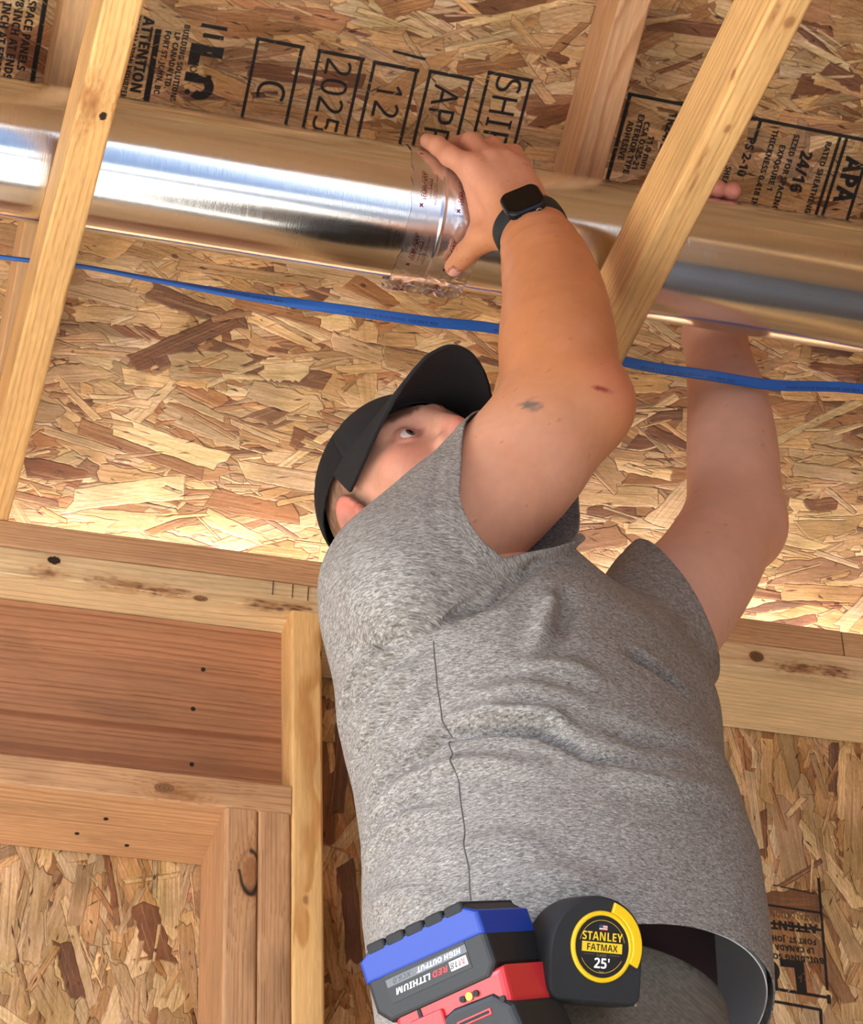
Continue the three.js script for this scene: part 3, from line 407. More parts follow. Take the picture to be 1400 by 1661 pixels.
function nets(f, lo, hi, h) { // surface nets on a grid, skipping blocks far from the surface
  const n = [0, 1, 2].map((i) => Math.ceil((hi[i] - lo[i]) / h) + 1), [nx, ny, nz] = n, val = new Float32Array(nx * ny * nz).fill(NaN), id = (i, j, k) => i + nx * (j + ny * k), B = 6;
  for (const pass of [0, 1]) for (let bz = 0; bz < nz; bz += B) for (let by = 0; by < ny; by += B) for (let bx = 0; bx < nx; bx += B) {
    const c = f(lo[0] + (bx + B / 2) * h, lo[1] + (by + B / 2) * h, lo[2] + (bz + B / 2) * h), far = Math.abs(c) > B * h * 1.5; if (far === !pass) continue;
    for (let k = bz; k <= Math.min(bz + B, nz - 1); k++) for (let j = by; j <= Math.min(by + B, ny - 1); j++) for (let i = bx; i <= Math.min(bx + B, nx - 1); i++) { const q = id(i, j, k); if (val[q] === val[q]) continue; val[q] = far ? Math.sign(c) : f(lo[0] + i * h, lo[1] + j * h, lo[2] + k * h); }
  }
  const vid = new Int32Array(nx * ny * nz).fill(-1), pos = [], idx = [], E = [[0, 1], [0, 2], [0, 4], [1, 3], [1, 5], [2, 3], [2, 6], [3, 7], [4, 5], [4, 6], [5, 7], [6, 7]];
  for (let k = 0; k < nz - 1; k++) for (let j = 0; j < ny - 1; j++) for (let i = 0; i < nx - 1; i++) {
    const c = []; let m = 0; for (let q = 0; q < 8; q++) { const v = val[id(i + (q & 1), j + ((q >> 1) & 1), k + (q >> 2))]; c.push(v); if (v < 0) m++; }
    if (m === 0 || m === 8) continue; let x = 0, y = 0, z = 0, e = 0;
    for (const [a, b] of E) if ((c[a] < 0) !== (c[b] < 0)) { const t = c[a] / (c[a] - c[b]); x += (a & 1) + t * ((b & 1) - (a & 1)); y += ((a >> 1) & 1) + t * (((b >> 1) & 1) - ((a >> 1) & 1)); z += (a >> 2) + t * ((b >> 2) - (a >> 2)); e++; }
    vid[id(i, j, k)] = pos.length / 3; pos.push(lo[0] + (i + x / e) * h, lo[1] + (j + y / e) * h, lo[2] + (k + z / e) * h);
  }
  const quad = (a, b, c, d, flip) => { if (a < 0 || b < 0 || c < 0 || d < 0) return; flip ? idx.push(a, c, b, a, d, c) : idx.push(a, b, c, a, c, d); };
  for (let k = 1; k < nz - 1; k++) for (let j = 1; j < ny - 1; j++) for (let i = 1; i < nx - 1; i++) {
    const v = val[id(i, j, k)] < 0;
    if (v !== val[id(i + 1, j, k)] < 0) quad(vid[id(i, j - 1, k - 1)], vid[id(i, j, k - 1)], vid[id(i, j, k)], vid[id(i, j - 1, k)], !v);
    if (v !== val[id(i, j + 1, k)] < 0) quad(vid[id(i - 1, j, k - 1)], vid[id(i - 1, j, k)], vid[id(i, j, k)], vid[id(i, j, k - 1)], !v);
    if (v !== val[id(i, j, k + 1)] < 0) quad(vid[id(i - 1, j - 1, k)], vid[id(i, j - 1, k)], vid[id(i, j, k)], vid[id(i - 1, j, k)], !v);
  }
  return { pos, idx };
}
function project(m, f, steps = 2) { // settle vertices on the zero surface
  const p = m.pos, e = 0.0008; for (let i = 0; i < p.length; i += 3) for (let s = 0; s < steps; s++) { const x = p[i], y = p[i + 1], z = p[i + 2], d = f(x, y, z), gx = f(x + e, y, z) - d, gy = f(x, y + e, z) - d, gz = f(x, y, z + e) - d, l = Math.hypot(gx, gy, gz) || 1, k = clamp(d * e / l, -0.002, 0.002) / l * 0.8; p[i] -= gx * k; p[i + 1] -= gy * k; p[i + 2] -= gz * k; }
  return m;
}
function clip(m, side) { // keep what lies where side(p) > 0
  const { pos, idx } = m, s = [], map = new Map(), out = [], cache = new Map(), np = [];
  for (let i = 0; i < pos.length; i += 3) s.push(side([pos[i], pos[i + 1], pos[i + 2]]));
  const vert = (i) => { if (!map.has(i)) { map.set(i, np.length / 3); np.push(pos[i * 3], pos[i * 3 + 1], pos[i * 3 + 2]); } return map.get(i); };
  const cut = (a, b) => { const k = a < b ? a * 1e7 + b : b * 1e7 + a; if (!cache.has(k)) { const t = s[a] / (s[a] - s[b]); cache.set(k, np.length / 3); for (let c = 0; c < 3; c++) np.push(lerp(pos[a * 3 + c], pos[b * 3 + c], t)); } return cache.get(k); };
  for (let i = 0; i < idx.length; i += 3) { const t = [idx[i], idx[i + 1], idx[i + 2]], poly = []; for (let q = 0; q < 3; q++) { const a = t[q], b = t[(q + 1) % 3]; if (s[a] > 0) poly.push(vert(a)); if (s[a] > 0 !== s[b] > 0) poly.push(cut(a, b)); } for (let q = 1; q < poly.length - 1; q++) out.push(poly[0], poly[q], poly[q + 1]); }
  return { pos: np, idx: out };
}
function normalsOf(m) { const g = new THREE.BufferGeometry(); g.setAttribute('position', new THREE.Float32BufferAttribute(m.pos, 3)); g.setIndex(m.idx); g.computeVertexNormals(); return g.attributes.normal.array; }
function shell(m, t) { // cloth with a real thickness and a closed rim
  const N = normalsOf(m), n = m.pos.length / 3, pos = m.pos.slice(), idx = m.idx.slice(), edge = new Map();
  for (let i = 0; i < n * 3; i++) pos.push(m.pos[i] - N[i] * t);
  for (let i = 0; i < m.idx.length; i += 3) { idx.push(n + m.idx[i], n + m.idx[i + 2], n + m.idx[i + 1]); for (let q = 0; q < 3; q++) { const a = m.idx[i + q], b = m.idx[i + (q + 1) % 3], r = b * 1e7 + a; if (edge.has(r)) edge.delete(r); else edge.set(a * 1e7 + b, [a, b]); } }
  for (const [a, b] of edge.values()) idx.push(a, n + b, b, a, n + a, n + b);
  return { pos, idx, n };
}
function toGeo(m, colorAt) {
  const g = new THREE.BufferGeometry(); g.setAttribute('position', new THREE.Float32BufferAttribute(m.pos, 3)); g.setIndex(m.idx); g.computeVertexNormals();
  if (colorAt) { const c = [], k = new THREE.Color(); for (let i = 0; i < m.pos.length; i += 3) { const q = colorAt(m.pos[i], m.pos[i + 1], m.pos[i + 2]); k.setRGB(clamp(q[0] / 255), clamp(q[1] / 255), clamp(q[2] / 255), THREE.SRGBColorSpace); c.push(k.r, k.g, k.b); } g.setAttribute('color', new THREE.Float32BufferAttribute(c, 3)); }
  return g;
}

// ------------------------------------------------------------------ the man: joints, then fields
const PHI = 56 * Math.PI / 180, FACE = [Math.cos(PHI), Math.sin(PHI)], SIDE = [-Math.sin(PHI), Math.cos(PHI)]; // x, z of the way he faces and of his right
const SEC = [[1.40, 0.49, 0.59, 0.150, 0.175], [1.52, 0.492, 0.588, 0.160, 0.180], [1.60, 0.494, 0.582, 0.168, 0.188], [1.689, 0.494, 0.575, 0.173, 0.195], [1.754, 0.496, 0.57, 0.171, 0.195], [1.82, 0.488, 0.565, 0.167, 0.196], [1.89, 0.475, 0.555, 0.161, 0.20], [1.96, 0.467, 0.55, 0.15, 0.20], [2.0, 0.463, 0.545, 0.135, 0.19]];
function section(y) { let i = 0; while (i < SEC.length - 2 && y > SEC[i + 1][0]) i++; const a = SEC[i], b = SEC[i + 1], t = clamp((y - a[0]) / (b[0] - a[0])); return [lerp(a[1], b[1], t), lerp(a[2], b[2], t), lerp(a[3], b[3], t), lerp(a[4], b[4], t)]; }
function torso(x, y, z, grow = 0) {
  const [cx, cz, a0, b0] = section(y), a = a0 + grow, b = b0 + grow, u = (x - cx) * FACE[0] + (z - cz) * FACE[1], v = (x - cx) * SIDE[0] + (z - cz) * SIDE[1], w = y > 1.97 ? (y - 1.97) / 0.1 : 0;
  const q = Math.sqrt((u / a) ** 2 + (v / b) ** 2 + w * w), g = Math.sqrt((u / a / a) ** 2 + (v / b / b) ** 2 + (w / 0.1) ** 2); return q < 0.2 ? -0.1 : (q * (q - 1)) / g;
}
const ARM_R = [[0.335, 1.999, 0.632, 0.056], [0.3845, 2.0575, 0.637, 0.061], [0.4462, 2.1344, 0.642, 0.0635], [0.4842, 2.1949, 0.645, 0.061], [0.4987, 2.2374, 0.643, 0.0595], [0.5073, 2.3161, 0.625, 0.0603], [0.5159, 2.3935, 0.602, 0.0547], [0.5163, 2.46, 0.583, 0.0476], [0.511, 2.5324, 0.56, 0.035]];
const ARM_L = [[0.6287, 2.0715, 0.44, 0.0691], [0.7144, 2.1931, 0.395, 0.0624], [0.7603, 2.2634, 0.368, 0.0578], [0.8081, 2.3582, 0.335, 0.0541], [0.8222, 2.435, 0.322, 0.0537], [0.8291, 2.4971, 0.312, 0.0516], [0.8339, 2.5503, 0.303, 0.0476], [0.833, 2.601, 0.296, 0.0415], [0.8323, 2.655, 0.29, 0.036]];
const LIMB_R = limb(ARM_R), LIMB_L = limb(ARM_L);
const armR = (x, y, z) => smin(chain(x, y, z, LIMB_R), ball(x, y, z, [0.532, 2.216, 0.662], 0.03), 0.045), armL = (x, y, z) => smin(chain(x, y, z, LIMB_L), ball(x, y, z, [0.832, 2.345, 0.325], 0.032), 0.045);
// hands: joints given around the duct as [x, angle above the horizontal, distance from its skin, radius]
const onDuct = ([x, deg, o, r]) => [x, DY + (DR + o) * Math.sin(deg * Math.PI / 180), DZ + (DR + o) * Math.cos(deg * Math.PI / 180), r];
const FING_R = [
  [[0.451, -4, 0.021, 0.0142], [0.43, 9, 0.0135, 0.0116], [0.419, 23, 0.0112, 0.0104], [0.411, 34, 0.0096, 0.0088]],
  [[0.4705, 4, 0.022, 0.0135], [0.4575, 29, 0.0175, 0.0122], [0.452, 58, 0.0112, 0.01], [0.45, 84, 0.009, 0.0085]],
  [[0.4895, 6, 0.021, 0.013], [0.4835, 32, 0.016, 0.0114], [0.481, 60, 0.011, 0.0098], [0.48, 88, 0.009, 0.0083]],
  [[0.5075, 1, 0.02, 0.012], [0.5065, 26, 0.015, 0.0104], [0.5055, 48, 0.0105, 0.0088], [0.505, 70, 0.008, 0.0075]]].map((f) => f.map(onDuct));
const THUMB_R = [[0.492, -44, 0.043, 0.018], [0.4705, -50, 0.0225, 0.0152], [0.459, -64, 0.0138, 0.0128], [0.4512, -77, 0.0112, 0.0108]].map(onDuct);
const WRIST_R = [0.5105, 2.542, 0.557, 0.031];
function handR(x, y, z) {
  let p = 9; FING_R.forEach((f, i) => { p = smin(p, cone(x, y, z, [WRIST_R[0] + (i - 1.5) * 0.012, WRIST_R[1] + 0.004 * (1.5 - Math.abs(i - 1.5)), WRIST_R[2] - 0.004], f[0], 0.019, 0.0135), 0.016); });
  p = smin(p, cone(x, y, z, [0.5, 2.555, 0.545], THUMB_R[1], 0.02, 0.0135), 0.016); p = smin(p, cone(x, y, z, THUMB_R[1], FING_R[0][0], 0.009, 0.011), 0.012); p = smin(p, cone(x, y, z, [0.495, 2.563, 0.536], [0.478, 2.6, 0.541], 0.018, 0.016), 0.015);
  let d = p; for (const f of FING_R) { let q = 9; for (let i = 0; i < 3; i++) q = smin(q, cone(x, y, z, f[i], f[i + 1], f[i][3], f[i + 1][3]), 0.004); d = smin(d, q, 0.007); }
  let t = 9; for (let i = 0; i < 3; i++) t = smin(t, cone(x, y, z, THUMB_R[i], THUMB_R[i + 1], THUMB_R[i][3], THUMB_R[i + 1][3]), 0.004); return smin(d, t, 0.008);
}
const FING_L = [[0.77, 0.0125, 0.72], [0.789, 0.0135, 0.739], [0.808, 0.0125, 0.7585], [0.826, 0.0115, 0.777]].map(([xm, r, xt], i) => [[xm + 0.006, 132, 0.022, r], [lerp(xm, xt, 0.4), 101, 0.013, r * 0.9], [lerp(xm, xt, 0.8), 77, 0.0105, r * 0.82], [xt, 53 - i * 1.5, 0.0104, r * 0.86]].map(onDuct));
const THUMB_L = [[0.806, 158, 0.05, 0.016], [0.782, 160, 0.022, 0.013], [0.764, 156, 0.0125, 0.0105], [0.75, 150, 0.0095, 0.009]].map(onDuct), WRIST_L = [0.832, 2.658, 0.29, 0.032];
function handL(x, y, z) {
  let d = 9; FING_L.forEach((f, i) => { d = smin(d, cone(x, y, z, [WRIST_L[0] + (i - 1.5) * 0.011, WRIST_L[1], WRIST_L[2]], f[0], 0.018, 0.0135), 0.016); }); d = smin(d, cone(x, y, z, WRIST_L, THUMB_L[1], 0.02, 0.013), 0.014);
  for (const f of FING_L) { let q = 9; for (let i = 0; i < 3; i++) q = smin(q, cone(x, y, z, f[i], f[i + 1], f[i][3], f[i + 1][3]), 0.004); d = smin(d, q, 0.006); }
  let t = 9; for (let i = 0; i < 3; i++) t = smin(t, cone(x, y, z, THUMB_L[i], THUMB_L[i + 1], THUMB_L[i][3], THUMB_L[i + 1][3]), 0.004); return smin(d, t, 0.008);
}
// head, in its own frame: left, up, forward
const HEAD = { o: [0.399, 2.2285, 0.455], L: [0.9085, 0.39, -0.1503], U: [-0.4149, 0.8852, -0.2104], F: [0.051, 0.2535, 0.966] };
const headLocal = (x, y, z) => { const q = sub([x, y, z], HEAD.o); return [dot(q, HEAD.L), dot(q, HEAD.U), dot(q, HEAD.F)]; }, headWorld = (l, u, f) => add(add(add(HEAD.o, HEAD.L, l), HEAD.U, u), HEAD.F, f);
function head(x, y, z) {
  const [l, u, f] = headLocal(x, y, z), s = Math.abs(l);
  let d = egg(s, u, f, [0, 0.026, -0.012], [0.072, 0.077, 0.094]);
  d = smin(d, egg(s, u, f, [0, -0.03, 0.03], [0.06, 0.082, 0.066]), 0.03); d = smin(d, ball(s, u, f, [0, -0.096, 0.074], 0.02), 0.03); d = smin(d, cone(s, u, f, [0.058, -0.05, -0.004], [0.012, -0.1, 0.068], 0.018, 0.018), 0.03);
  d = smin(d, ball(s, u, f, [0.044, -0.022, 0.062], 0.022), 0.025); d = smin(d, cone(s, u, f, [0.01, 0.026, 0.088], [0.044, 0.03, 0.07], 0.0105, 0.0095), 0.014);
  d = smax(d, -egg(s, u, f, [0.032, 0.004, 0.101], [0.019, 0.0125, 0.016]), 0.014);
  let e = ball(s, u, f, [0.032, 0.005, 0.0765], 0.0138); e = smax(e, -cone(s, u, f, [0.0205, 0.0035, 0.093], [0.0445, 0.004, 0.089], 0.0054, 0.0046), 0.003); d = smin(d, e, 0.004);
  d = smin(d, cone(s, u, f, [0, 0.02, 0.091], [0, -0.022, 0.113], 0.0085, 0.0115), 0.014); d = smin(d, ball(s, u, f, [0.0125, -0.027, 0.1], 0.0088), 0.008); d = smax(d, -ball(s, u, f, [0.007, -0.037, 0.107], 0.004), 0.004);
  d = smin(d, cone(s, u, f, [0, -0.05, 0.1], [0.02, -0.053, 0.089], 0.0065, 0.004), 0.008); d = smin(d, cone(s, u, f, [0, -0.062, 0.098], [0.016, -0.061, 0.09], 0.0075, 0.004), 0.006);
  let ear = egg(s, u, f, [0.077, -0.016, -0.008], [0.011, 0.034, 0.021]); ear = smax(ear, -egg(s, u, f, [0.0875, -0.013, -0.003], [0.0085, 0.022, 0.0125]), 0.006); ear = smin(ear, egg(s, u, f, [0.079, -0.02, 0.011], [0.006, 0.008, 0.005]), 0.004); d = smin(d, ear, 0.007);
  return d;
}
const NECK = [[0.478, 2.02, 0.53], headWorld(0, -0.05, -0.02)];
const neck = (x, y, z) => cone(x, y, z, NECK[0], NECK[1], 0.06, 0.058);
const core = (x, y, z) => smin(torso(x, y, z, y < 1.85 ? -0.075 + 0.04 * sstep(1.7, 1.85, y) : -0.035), smin(cone(x, y, z, [0.42, 2.0, 0.59], ARM_R[0], 0.06, 0.055), cone(x, y, z, [0.57, 2.02, 0.49], ARM_L[0], 0.07, 0.06), 0.04), 0.05);
const hips = (x, y, z) => smax(smax(torso(x, y, z, -0.02), y - 1.9, 0.02), 1.42 - y, 0.02);
const LEG_R = [[0.44, 1.46, 0.61, 0.09], [0.425, 1.12, 0.6, 0.066], [0.425, 0.7, 0.56, 0.045]], LEG_L = [[0.55, 1.46, 0.54, 0.09], [0.59, 1.12, 0.55, 0.066], [0.595, 0.7, 0.5, 0.045]];

// skin: colour belongs to the skin (tan line, flush of the elbow and knuckles, stubble, lips, brows, graze and smudge)
const WARM = [200, 132, 88], PALE = [220, 162, 132], ROSY = [204, 118, 94], LEFT = [220, 168, 144];
const mix3 = (a, b, t) => a.map((v, i) => lerp(v, b[i], t)), spot = (p, c, r, soft = 0.5) => sstep(r, r * soft, Math.hypot(p[0] - c[0], p[1] - c[1], p[2] - c[2]));
function skinArmR(x, y, z) {
  const p = [x, y, z], m = noise(x * 60, y * 60, z * 60), m2 = noise(x * 190, y * 190, z * 190);
  let c = mix3(PALE, WARM, sstep(2.1, 2.26, y + 0.4 * (x - 0.45) + 0.02 * m)); c = mix3(c, [222, 158, 128], sstep(2.5, 2.6, y) * 0.9);
  c = mix3(c, ROSY, 0.65 * spot(p, [0.535, 2.222, 0.68], 0.055, 0.1)); c = mix3(c, [214, 146, 112], 0.5 * sstep(0.2, 0.6, fbm(x * 14, y * 14, z * 14)));
  for (const f of FING_R) c = mix3(c, [216, 142, 120], 0.45 * spot(p, f[0], 0.022, 0.2) + 0.5 * spot(p, f[1], 0.017, 0.2)); 
  { const T = THUMB_R, t = T[3], ax = norm(sub(T[3], T[2])), o = norm([0, t[1] - DY, t[2] - DZ]), q = sub(p, add(add(t, o, t[3] * 0.8), ax, 0.003)), al = dot(q, ax), sd = Math.hypot(...add(q, ax, -al)); const e = Math.max(Math.abs(al) / 0.0078, sd / 0.0062); if (e < 1.15 && dot(sub(p, t), o) > 0) c = mix3(c, e > 0.92 ? [150, 84, 72] : [226, 168, 158], 0.85); }
  const g = Math.hypot((p[0] - 0.519) / 0.009, (p[1] - 2.2) / 0.0022); if (z > 0.68 && g < 1.6) c = mix3(c, [128, 44, 48], sstep(1.4, 0.4, g + 0.4 * m2)); // graze on the elbow
  const t = Math.hypot((p[0] - 0.4465) / 0.0085, (p[1] - 2.1695) / 0.0075); if (z > 0.66 && t < 2) c = mix3(c, [104, 100, 94], 0.8 * sstep(1.3, 0.4, t + 0.7 * noise(x * 420, y * 420))); // smudge of sealant
  if (m2 > 0.83) c = mix3(c, [150, 92, 62], 0.35); return c.map((v) => v * (1 + 0.02 * m + 0.02 * m2));
}
function skinArmL(x, y, z) { const m = noise(x * 60, y * 60, z * 60), m2 = noise(x * 190, y * 190, z * 190); let c = mix3(LEFT, [224, 176, 154], sstep(2.3, 2.15, y)); if (y > 2.64 && z > 0.36) c = mix3(c, [214, 128, 112], 0.7); if (m2 > 0.85) c = mix3(c, [160, 100, 76], 0.3); return c.map((v) => v * (1 + 0.02 * m + 0.015 * m2)); }
function skinHead(x, y, z) {
  const [l, u, f] = headLocal(x, y, z), s = Math.abs(l), m2 = noise(x * 260, y * 260, z * 260), m = noise(x * 60, y * 60, z * 60); let c = [212, 154, 128];
  c = mix3(c, [208, 124, 104], 0.55 * spot([s, u, f], [0.045, -0.02, 0.075], 0.04, 0.1) + 0.6 * spot([s, u, f], [0, -0.024, 0.118], 0.026, 0.2)); if (s > 0.076) c = mix3(c, [214, 120, 106], 0.7);
  const beard = sstep(-0.025, -0.05, u - (f < 0.03 ? 0.05 * (0.03 - f) / 0.05 : 0)) * sstep(0.1, 0.085, f + (u > -0.045 ? 0.03 : 0)); c = mix3(c, [150, 112, 92], 0.55 * beard * (0.75 + 0.5 * m2));
  const hair = sstep(0.008, -0.008, f - 0.008 + 0.25 * (u - 0.03)) * sstep(-0.035, -0.01, u) * (s < 0.079 ? 1 : 0); c = mix3(c, [104, 80, 62], clamp(hair * (0.62 + 0.35 * m2)));
  const brow = Math.hypot((s - 0.03) / 0.021, (u - 0.0275 - 0.004 * Math.sin((s - 0.01) * 60)) / 0.0055); if (f > 0.05 && brow < 1.3) c = mix3(c, [92, 62, 46], 0.75 * sstep(1.25, 0.6, brow + 0.25 * m2));
  const lid = Math.hypot((s - 0.032) / 0.0165, (u - 0.0045) / 0.0075); if (f > 0.07 && lid < 1.2) c = mix3(c, [150, 92, 80], 0.5 * sstep(1.2, 0.9, lid));
  if (u > -0.068 && u < -0.046 && s < 0.024 && f > 0.085) c = mix3(c, [188, 104, 98], 0.8); return c.map((v) => v * (1 + 0.025 * m2 + 0.02 * m));
}
const skinMat = phys({ vertexColors: true, roughness: 0.52, sheen: 0.25, sheenRoughness: 0.5, sheenColor: new THREE.Color(0.9, 0.6, 0.45), specularIntensity: 0.6 });
const man = thing('person', 'man in a grey heathered T-shirt and black cap reaching both hands up to the duct', 'person');
{
  const wR = norm(sub(ARM_R[8], ARM_R[7])), wp = [0.511, 2.53, 0.561], gR = (p) => dot(sub(p, wp), wR), wL = norm(sub(ARM_L[7], ARM_L[6])), gL = (p) => dot(sub(p, [0.832, 2.635, 0.292]), wL);
  const fR = (x, y, z) => smin(armR(x, y, z), handR(x, y, z), 0.02), fL = (x, y, z) => smin(armL(x, y, z), handL(x, y, z), 0.02), fB = (x, y, z) => smin(smin(core(x, y, z), smin(chain(x, y, z, LEG_R), chain(x, y, z, LEG_L), 0.01) + 0.02, 0.02), neck(x, y, z), 0.04), fH = (x, y, z) => smin(head(x, y, z), neck(x, y, z), 0.025);
  const parts = [
    toGeo(clip(project(nets(fR, [0.24, 1.9, 0.5], [0.61, 2.6, 0.76], 0.0042), fR), (p) => -gR(p) + 0.004), skinArmR), toGeo(clip(project(nets(fR, [0.385, 2.49, 0.4], [0.57, 2.73, 0.62], 0.0024), fR), (p) => gR(p)), skinArmR),
    toGeo(clip(project(nets(fL, [0.54, 1.98, 0.2], [0.91, 2.69, 0.53], 0.005), fL), (p) => -gL(p) + 0.004), skinArmL), toGeo(clip(project(nets(fL, [0.71, 2.56, 0.22], [0.9, 2.75, 0.54], 0.0028), fL), (p) => gL(p)), skinArmL),
    toGeo(clip(project(nets(fH, [0.24, 2.05, 0.3], [0.56, 2.42, 0.62], 0.0028), fH), (p) => dot(sub(p, headWorld(0, -0.12, -0.02)), HEAD.U)), skinHead), toGeo(nets(fB, [0.2, 0.66, 0.3], [0.82, 2.2, 0.86], 0.009), () => PALE)];
  part('body', mergeGeometries(parts), skinMat, man);
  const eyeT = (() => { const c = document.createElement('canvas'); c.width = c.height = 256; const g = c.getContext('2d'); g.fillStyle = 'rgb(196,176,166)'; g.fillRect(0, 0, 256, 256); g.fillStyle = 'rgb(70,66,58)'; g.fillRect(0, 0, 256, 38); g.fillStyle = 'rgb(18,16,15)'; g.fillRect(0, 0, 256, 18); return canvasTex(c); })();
  for (const s of [-1, 1]) { const e = part('eye', new THREE.SphereGeometry(0.0122, 28, 28), phys({ map: eyeT, roughness: 0.2, clearcoat: 0.6 }), man); e.position.set(...headWorld(s * 0.032, 0.0045, 0.0772)); const g = norm(add(add(HEAD.F, HEAD.U, 0.02), HEAD.L, 0.1)); e.quaternion.setFromUnitVectors(V(0, 1, 0), V(...g)); }
}

// ------------------------------------------------------------------ his clothes
const heather = (() => { const S = 1024, c = document.createElement('canvas'); c.width = c.height = S; const g = c.getContext('2d'), R = rng(8); g.fillStyle = 'rgb(136,129,122)'; g.fillRect(0, 0, S, S);
  for (let i = 0; i < 80000; i++) { const l = R() < 0.5 ? 1 : 0, x = R() * S, y = R() * S, w = 3 + R() * 12; g.strokeStyle = l ? `rgba(186,184,180,${0.2 + R() * 0.45})` : `rgba(78,74,71,${0.2 + R() * 0.42})`; g.lineWidth = 0.9 + R() * 1.7; g.beginPath(); g.moveTo(x, y); g.lineTo(x + w, y + (R() - 0.5) * 5); g.stroke(); if (x + w > S) { g.beginPath(); g.moveTo(x - S, y); g.lineTo(x + w - S, y); g.stroke(); } }
  const t = canvasTex(c); t.wrapS = t.wrapT = THREE.RepeatWrapping; return t; })();
const cloth = std({ map: heather, bumpMap: heather, bumpScale: 0.00025, roughness: 0.95, side: THREE.DoubleSide }), lining = std({ color: 0xb8b6b6, roughness: 0.95 });
const CUFF_R = { p: [0.451, 2.14, 0.643], n: norm([0.51, 0.27, 0.815]) }, CUFF_L = { p: [0.692, 2.155, 0.412], n: norm([0.877, 0.41, 0.252]) };
const sleeveR0 = (x, y, z) => smin(cone(x, y, z, [0.345, 1.988, 0.632], [0.452, 2.127, 0.642], 0.088, 0.0735), cone(x, y, z, [0.452, 2.127, 0.642], [0.52, 2.22, 0.645], 0.0735, 0.074), 0.02), sleeveR = (x, y, z) => smin(sleeveR0(x, y, z), cone(x, y, z, [0.322, 1.946, 0.69], [0.462, 2.062, 0.702], 0.052, 0.046), 0.045), sleeveL = (x, y, z) => smin(cone(x, y, z, [0.63, 2.068, 0.44], [0.7, 2.168, 0.41], 0.081, 0.078), cone(x, y, z, [0.7, 2.168, 0.41], [0.76, 2.26, 0.383], 0.078, 0.078), 0.02);
const chestF = (x, y, z) => { let d = torso(x, y, z); d = smin(d, cone(x, y, z, [0.452, 1.97, 0.58], [0.582, 1.935, 0.53], 0.095, 0.086), 0.05); d = smin(d, cone(x, y, z, [0.42, 2.0, 0.59], [0.335, 1.99, 0.63], 0.085, 0.075), 0.05); return smin(d, cone(x, y, z, [0.57, 2.0, 0.49], [0.63, 2.06, 0.44], 0.1, 0.08), 0.05); };
const shirtF = (x, y, z) => smin(smin(chestF(x, y, z), sleeveR(x, y, z), 0.003), sleeveL(x, y, z), 0.014);
const SEAM=[[0.342,1.888,0.700],[0.343,1.856,0.700],[0.346,1.825,0.699],[0.350,1.793,0.701],[0.356,1.764,0.705],[0.358,1.722,0.710],[0.360,1.672,0.715],[0.362,1.626,0.715]];
const FOLDS = [];
FOLDS.push([-0.007,0.008,[[0.306,1.770,0.590],[0.314,1.784,0.645],[0.331,1.783,0.679],[0.347,1.794,0.699],[0.387,1.791,0.727],[0.425,1.785,0.741],[0.466,1.760,0.748],[0.529,1.756,0.741]]],
[0.004,0.009,[[0.291,1.872,0.608],[0.301,1.885,0.652],[0.331,1.896,0.692]]],
[-0.005,0.006,[[0.299,1.871,0.536],[0.288,1.885,0.609],[0.306,1.897,0.662],[0.323,1.902,0.684]]],
[0.004,0.009,[[0.303,1.824,0.555],[0.303,1.838,0.633],[0.315,1.859,0.669],[0.336,1.870,0.695]]],
[0.0035,0.009,[[0.306,1.786,0.616],[0.315,1.812,0.655],[0.331,1.834,0.685],[0.341,1.845,0.697]]],
[0.005,0.01,[[0.310,1.745,0.561],[0.309,1.752,0.612],[0.326,1.760,0.666],[0.352,1.760,0.701],[0.386,1.753,0.727],[0.422,1.745,0.743]]],
[0.004,0.009,[[0.308,1.734,0.614],[0.325,1.746,0.665],[0.351,1.741,0.701]]],
[0.0045,0.01,[[0.307,1.716,0.579],[0.310,1.722,0.628],[0.324,1.724,0.667],[0.350,1.717,0.703]]],
[0.005,0.01,[[0.355,1.805,0.706],[0.388,1.803,0.727],[0.431,1.797,0.741],[0.453,1.785,0.745]]],
[0.004,0.012,[[0.367,1.821,0.716],[0.389,1.822,0.727],[0.411,1.826,0.734],[0.471,1.816,0.742]]],
[0.0035,0.013,[[0.398,1.849,0.729],[0.441,1.853,0.736],[0.487,1.849,0.733]]],
[-0.006,0.009,[[0.522,1.898,0.710],[0.557,1.894,0.693],[0.605,1.889,0.657]]],
[0.004,0.012,[[0.421,1.866,0.732],[0.440,1.912,0.725],[0.450,1.949,0.718]]],
[-0.003,0.011,[[0.448,1.884,0.730],[0.462,1.925,0.720],[0.470,1.959,0.712]]],
[-0.003,0.011,[[0.469,1.796,0.744],[0.521,1.788,0.738],[0.594,1.805,0.698]]],
[0.0035,0.014,[[0.474,1.738,0.751],[0.533,1.741,0.741],[0.620,1.776,0.684]]],
[0.003,0.016,[[0.360,1.638,0.714],[0.415,1.636,0.746],[0.480,1.624,0.756]]],
[0.003,0.014,[[0.337,1.677,0.690],[0.379,1.673,0.729],[0.426,1.663,0.750]]],
[-0.0035,0.009,[[0.403,1.594,0.741],[0.422,1.599,0.749],[0.457,1.601,0.756]]],
[0.003,0.012,[[0.307,1.669,0.598],[0.315,1.659,0.647],[0.336,1.645,0.688]]]);

